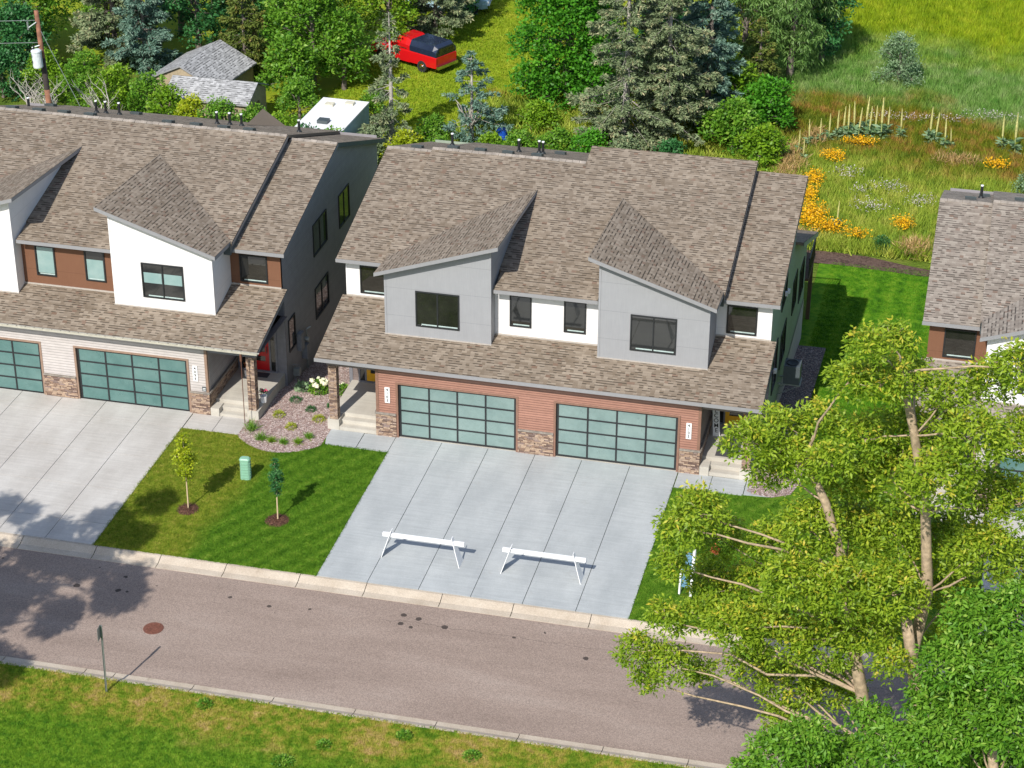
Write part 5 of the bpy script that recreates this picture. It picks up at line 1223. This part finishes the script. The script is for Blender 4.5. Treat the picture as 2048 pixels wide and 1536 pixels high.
btree(6.8, 51.5, 10, 2.8, 'leaf_willow', 121, 'second willow between the spruces and the weeping one', leaf=(.34, .035), n=20, per=20, droop=1.0)
btree(11.2, 55.5, 7.5, 2.2, 'leaf_dark', 122, 'dark shaded tree behind the weeping willow')
conifer('cedar_tree', (8.3, 47.6, -2.8), 5.6, 1.8, MT['leaf_cedar'], MT['bark_dk'], 123, 'brownish cedar below the willow', 'cedar', L=.2, W=.04, up=.3)
btree(9.4, 43.2, 3.6, 1.9, 'leaf_maple', 124, 'bright green bush below the cedar', 'bush')
btree(7.9, 40.0, 3.2, 2.1, 'leaf_green', 125, 'leafy bush just behind the roof corner of the middle house', 'bush')
btree(9.8, 38.4, 2.4, 1.7, 'leaf_lime', 126, 'low bush next to the tan dry grass', 'bush')
btree(7.2, 44.8, 4.2, 1.9, 'leaf_lime', 127, 'lime green bush between blue spruce and cedar', 'bush')
btree(16.1, 53.2, 3.4, 1.9, 'leaf_silver', 128, 'round silvery willow shrub alone in the meadow', 'shrub', leaf=(.16, .03), per=30, base=.05)
btree(24.6, 37.2, 2.0, 1.3, 'leaf_silver', 129, 'silvery shrub at the right edge above the roof', 'shrub', leaf=(.16, .03), per=30, base=.05)
bm = 'bush'
k_ = 0
for x, y, h, r, mt_, lab in [(-23.6, 34.2, 3.5, 1.7, 'leaf_lime', 'lime green bush in front of the gable of the sheds'), (-21.9, 33.6, 3.3, 1.6, 'leaf_yellow', 'yellow-green bush in front of the shed'),
    (-20, 33.4, 3.4, 1.7, 'leaf_green', 'green bush in front of the long shed roof'), (-18, 33, 3.3, 1.6, 'leaf_green', 'green bush at the right end of the long shed'), (-16.3, 32.4, 3.1, 1.5, 'leaf_lime', 'lime bush left of the camper'),
    (-14.6, 31.6, 2.9, 1.5, 'leaf_dark', 'dark bush in front of the camper'), (-13, 31.4, 2.9, 1.4, 'leaf_green', 'green bush in front of the right side of the camper'), (-17, 37.8, 3.2, 1.7, 'leaf_green', 'bush behind the camper on the left'),
    (-25.5, 35.8, 3.4, 1.8, 'leaf_green', 'sumac bush left of the sheds'), (-27.6, 36.3, 3.6, 1.9, 'leaf_lime', 'broad sumac bush right of the utility pole'), (-30, 37.6, 3.8, 1.9, 'leaf_green', 'sumac bush behind the utility pole'),
    (-33, 38.6, 3.2, 1.9, 'leaf_lime', 'sumac bush left of the utility pole'), (-35.8, 38.4, 2.8, 1.9, 'leaf_dark', 'dark bush at the far left behind the roof'), (-11.4, 33.5, 2.2, 1.5, 'leaf_spruce', 'dull grey-green bush at the foot of the thin spruce'),
    (-9.3, 33.4, 2.2, 1.5, 'leaf_yellow', 'yellow-green bush right of the thin spruce'), (-7.4, 34, 1.8, 1.4, 'leaf_green', 'green bush under the low spreading spruce'), (-5, 35.4, 1.7, 1.4, 'leaf_lime', 'lime bush by the blue barrel'),
    (-3.2, 35, 2.2, 1.7, 'leaf_green', 'green bush behind the ridge of the middle house'), (-1.2, 35.4, 2.4, 1.8, 'leaf_green', 'dense green bush left of the spruce trio'), (0.7, 35, 2.6, 1.8, 'leaf_maple', 'glossy green bush under the spruce trio'),
    (2.6, 35.4, 2.2, 1.7, 'leaf_spruce', 'dull bush under the middle spruce'), (-12.8, 38.8, 2.4, 1.5, 'leaf_green', 'green bush between camper and red pickup'), (4.9, 36.6, 1.8, 1.5, 'leaf_dark', 'dark low bush right of the spruce trio'),
    (-3.6, 41.2, 1.4, 1.6, 'leaf_lime', 'low weedy bush below the large maple'), (-8.8, 37.4, 1.6, 1.3, 'leaf_green', 'small bush between the two thin spruces'), (-38.5, 36.5, 3, 2, 'leaf_dark', 'dark bush at the left edge behind the roof')]:
    k_ += 1; btree(x, y, h, r, mt_, 200+k_, lab, 'bush', leaf=(.17, .055), n=9, per=26, base=.12, cr=.2)
for i, (x, y, h_, r_, mm, lab) in enumerate([(-33.8, 49.5, 8.0, 2.9, 'leaf_green', 'green tree between the corner tree and the grey-green spruce'), (-24.0, 50.0, 7.5, 2.8, 'leaf_dark', 'dark tree right behind the sheds at the top'), (-21.0, 47.5, 5.5, 2.2, 'leaf_green', 'mid green tree right of the brownish cedar'), (-36.5, 42.5, 4.5, 2.4, 'leaf_dark', 'dark shady tree left of the pole top'), (-12.6, 58.0, 7.0, 2.0, 'leaf_dark', 'dark tree beside the pale blue pickup'), (3.2, 47.5, 9.0, 3.0, 'leaf_dark', 'dark tree behind the spruce trio'), (8.6, 57.5, 9.0, 3.0, 'leaf_dark', 'dark tree at the top behind the willows')]):
    btree(x, y, h_, r_, mm, 500+i, lab, n=16)
for i, (x, y, lab) in enumerate([(-31.2, 33.0, 'bare branched shrub left of the utility pole'), (-29.8, 32.6, 'bare branched shrub just behind the utility pole'), (-26.6, 32.4, 'bare branched shrub right of the utility pole')]):
    t = empty('bare_shrub', (x, y, -2.8), 0, lab, 'shrub', 'bare branched shrubs'); rg = rnd(300+i); m = MB()
    for j in range(4):
        a = rg.uniform(0, 6.28); p = limb(m, (0, 0, 0), (.6*math.cos(a), .3*math.sin(a), 2.2+rg.uniform(0, .7)), .06, .035, rg, 5)
        for q in range(5):
            b = p[rg.integers(2, 6)]; a2 = rg.uniform(0, 6.28); e = b+Vector((.9*math.cos(a2), .5*math.sin(a2), .9)); pp = limb(m, b, e, .03, .012, rg, 4, .12)
            for u in range(3): f = pp[-1 - u]; limb(m, f, f+Vector((rg.uniform(-.5, .5), rg.uniform(-.3, .3), .45)), .012, .005, rg, 3)
    m.build('branches', MT['bark_grey'], t, smooth=True)

# ------------------------------------------------------------------ big trees at the near right
PL = [(16.63,-22.5,14.6,.74),(17.29,-21.3,14.4,.82),(17.95,-22,13.86,.74),(17.14,-21.1,13.05,.69),(18.33,-21,14.6,.68),(18.83,-23.2,14.69,.59),(19.54,-23.4,18.29,.57),(20.09,-20.2,16.85,.67),(19.11,-22.5,16.86,.59),(19.9,-22.6,16.86,.85),(20.7,-19.5,15.52,.69),(21.7,-21.6,16.3,.59),(22.64,-20.2,15.95,.74),(23.39,-21.6,17.25,.78),(21.4,-20.9,14.83,.81),(22.46,-22.9,15.75,.91),(23.52,-21,14.82,.8),(20.47,-20,14.04,.9),(19.59,-21.4,14.53,.74),(19.25,-20.5,12.71,.83),(20.35,-20.8,13.03,1.1),(21.71,-23.2,14.49,.98),(22.93,-20.5,12.72,.96),(23.87,-21.1,12.93,.81),(15.35,-22.3,12.05,.83),(14.96,-23.4,12.17,.68),(15.67,-20,9.88,.8),(18.34,-21.6,11.59,.97),(17.17,-20.6,10.31,.78),(19.35,-20,10.75,1.07),(20.63,-20.6,11.18,1.12),(21.89,-19.8,10.52,1.13),(23.1,-21.9,11.7,.95),(24.12,-20.3,10.5,.84),(14.49,-21.7,9.91,.57),(15.41,-19.8,8.28,.74),(16.63,-20,8.27,.95),(18.16,-23.1,10.71,1.02),(19.37,-23,10.64,1.02),(20.71,-22.6,10.48,.96),(22.33,-19.6,8.78,.86),(14.43,-21.8,8.03,.58),(15.33,-21,7.85,.65),(16.51,-22.3,8.4,.85),(17.72,-21.5,7.86,1.07),(19.03,-22,8.24,1.06),(20.25,-22.1,8.88,.77),(13.56,-21.2,6.42,.62),(14.55,-21.2,6.05,.71),(15.28,-19.9,5,.53),(13.76,-20.8,5.09,.42),(16.76,-19.8,5.46,.75),(18.01,-20.1,5.15,.97),(19.32,-19.5,4.81,.9),(17.86,-20.8,4.38,.59),(20.92,-22.8,8.33,.55),(22.48,-20.1,7.52,.72)]
QL = [(23.17,-23.6,10.54,1),(24.15,-23.7,11.13,.92),(22.51,-24.6,9.82,.86),(23.58,-24.2,9.42,1.13),(24.39,-25.5,10.61,.9),(22.25,-23.9,7.98,.82),(23.2,-24.6,8.12,1.14),(24.35,-25.3,8.7,1.05),(22.25,-25.8,7.91,.93),(23.25,-23.9,6.07,1.1),(24.47,-23.5,5.87,1.11),(21.34,-25.8,7.69,.8),(20.56,-23.8,7.09,.55)]
QR = [(20.13,-24,5.76,.77),(19.04,-25,6.99,.68),(18.31,-25.6,6.84,.81),(17.49,-25.3,5.89,.55),(19.33,-24.1,5.32,.84)]
def rel(L_, o): return [(x-o[0], y-o[1], z-o[2], r*1.03) for x, y, z, r in L_]
o1 = (21.3, -22, 0); o2 = (22.4, -22, 0)
L1 = [l for l in PL if l[0] < 19.2 or (l[0] < 20.3 and l[2] < 12)]; L2 = [l for l in PL if l not in L1]
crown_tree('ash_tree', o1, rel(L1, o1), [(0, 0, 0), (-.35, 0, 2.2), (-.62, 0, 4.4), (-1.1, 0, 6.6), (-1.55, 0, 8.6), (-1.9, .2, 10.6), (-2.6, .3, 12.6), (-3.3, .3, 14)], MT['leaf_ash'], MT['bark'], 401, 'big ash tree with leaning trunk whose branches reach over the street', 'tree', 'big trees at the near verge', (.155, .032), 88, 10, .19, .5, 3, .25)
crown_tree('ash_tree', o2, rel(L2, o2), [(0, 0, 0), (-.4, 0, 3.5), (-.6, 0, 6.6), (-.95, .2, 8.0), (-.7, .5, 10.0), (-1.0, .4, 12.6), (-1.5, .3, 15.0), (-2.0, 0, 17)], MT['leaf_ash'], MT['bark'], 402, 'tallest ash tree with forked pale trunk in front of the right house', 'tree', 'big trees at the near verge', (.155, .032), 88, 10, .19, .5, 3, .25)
m = MB(); rg = rnd(8)
m.path([(21.75, -22, 7.2), (21.45, -22.3, 8.4), (21.2, -22.5, 9.75)], [.19, .16, .15], 10)
stub = m.build('cut_limb', MT['bark'], None, smooth=True); 
par = [o for o in bpy.data.objects if o.name == 'ash_tree.001'][0]; stub.parent = par; stub.location = (-o2[0], -o2[1], 0)
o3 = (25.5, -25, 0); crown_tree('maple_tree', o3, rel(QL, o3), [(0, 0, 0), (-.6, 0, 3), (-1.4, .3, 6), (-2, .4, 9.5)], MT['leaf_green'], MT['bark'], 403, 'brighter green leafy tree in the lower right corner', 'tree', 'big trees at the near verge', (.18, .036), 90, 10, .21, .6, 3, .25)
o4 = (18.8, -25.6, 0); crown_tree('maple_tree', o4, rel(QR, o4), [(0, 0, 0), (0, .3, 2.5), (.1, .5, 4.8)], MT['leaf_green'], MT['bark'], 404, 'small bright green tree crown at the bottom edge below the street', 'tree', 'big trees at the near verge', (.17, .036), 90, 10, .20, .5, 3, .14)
# tree outside the frame at the left whose shade falls over street and driveway
rg = rnd(77); o5 = (-14.6, -26.6, 0); LL = []
for i in range(44):
    a = rg.uniform(0, 6.28); q = 5.4*math.sqrt(rg.uniform(.02, 1)); LL.append((q*math.cos(a)*1.15, q*math.sin(a)*.95, 12.5+rg.uniform(-2.3, 2.3), rg.uniform(.55, .95)))
crown_tree('ash_tree', o5, LL, [(0, 0, 0), (.1, 0, 4), (0, .1, 8), (0, 0, 12), (0, 0, 14)], MT['leaf_ash'], MT['bark'], 405, 'ash tree left of the frame shading the street', 'tree', 'big trees at the near verge', (.19, .055), 75, 9, .22, .5, 3, .3)
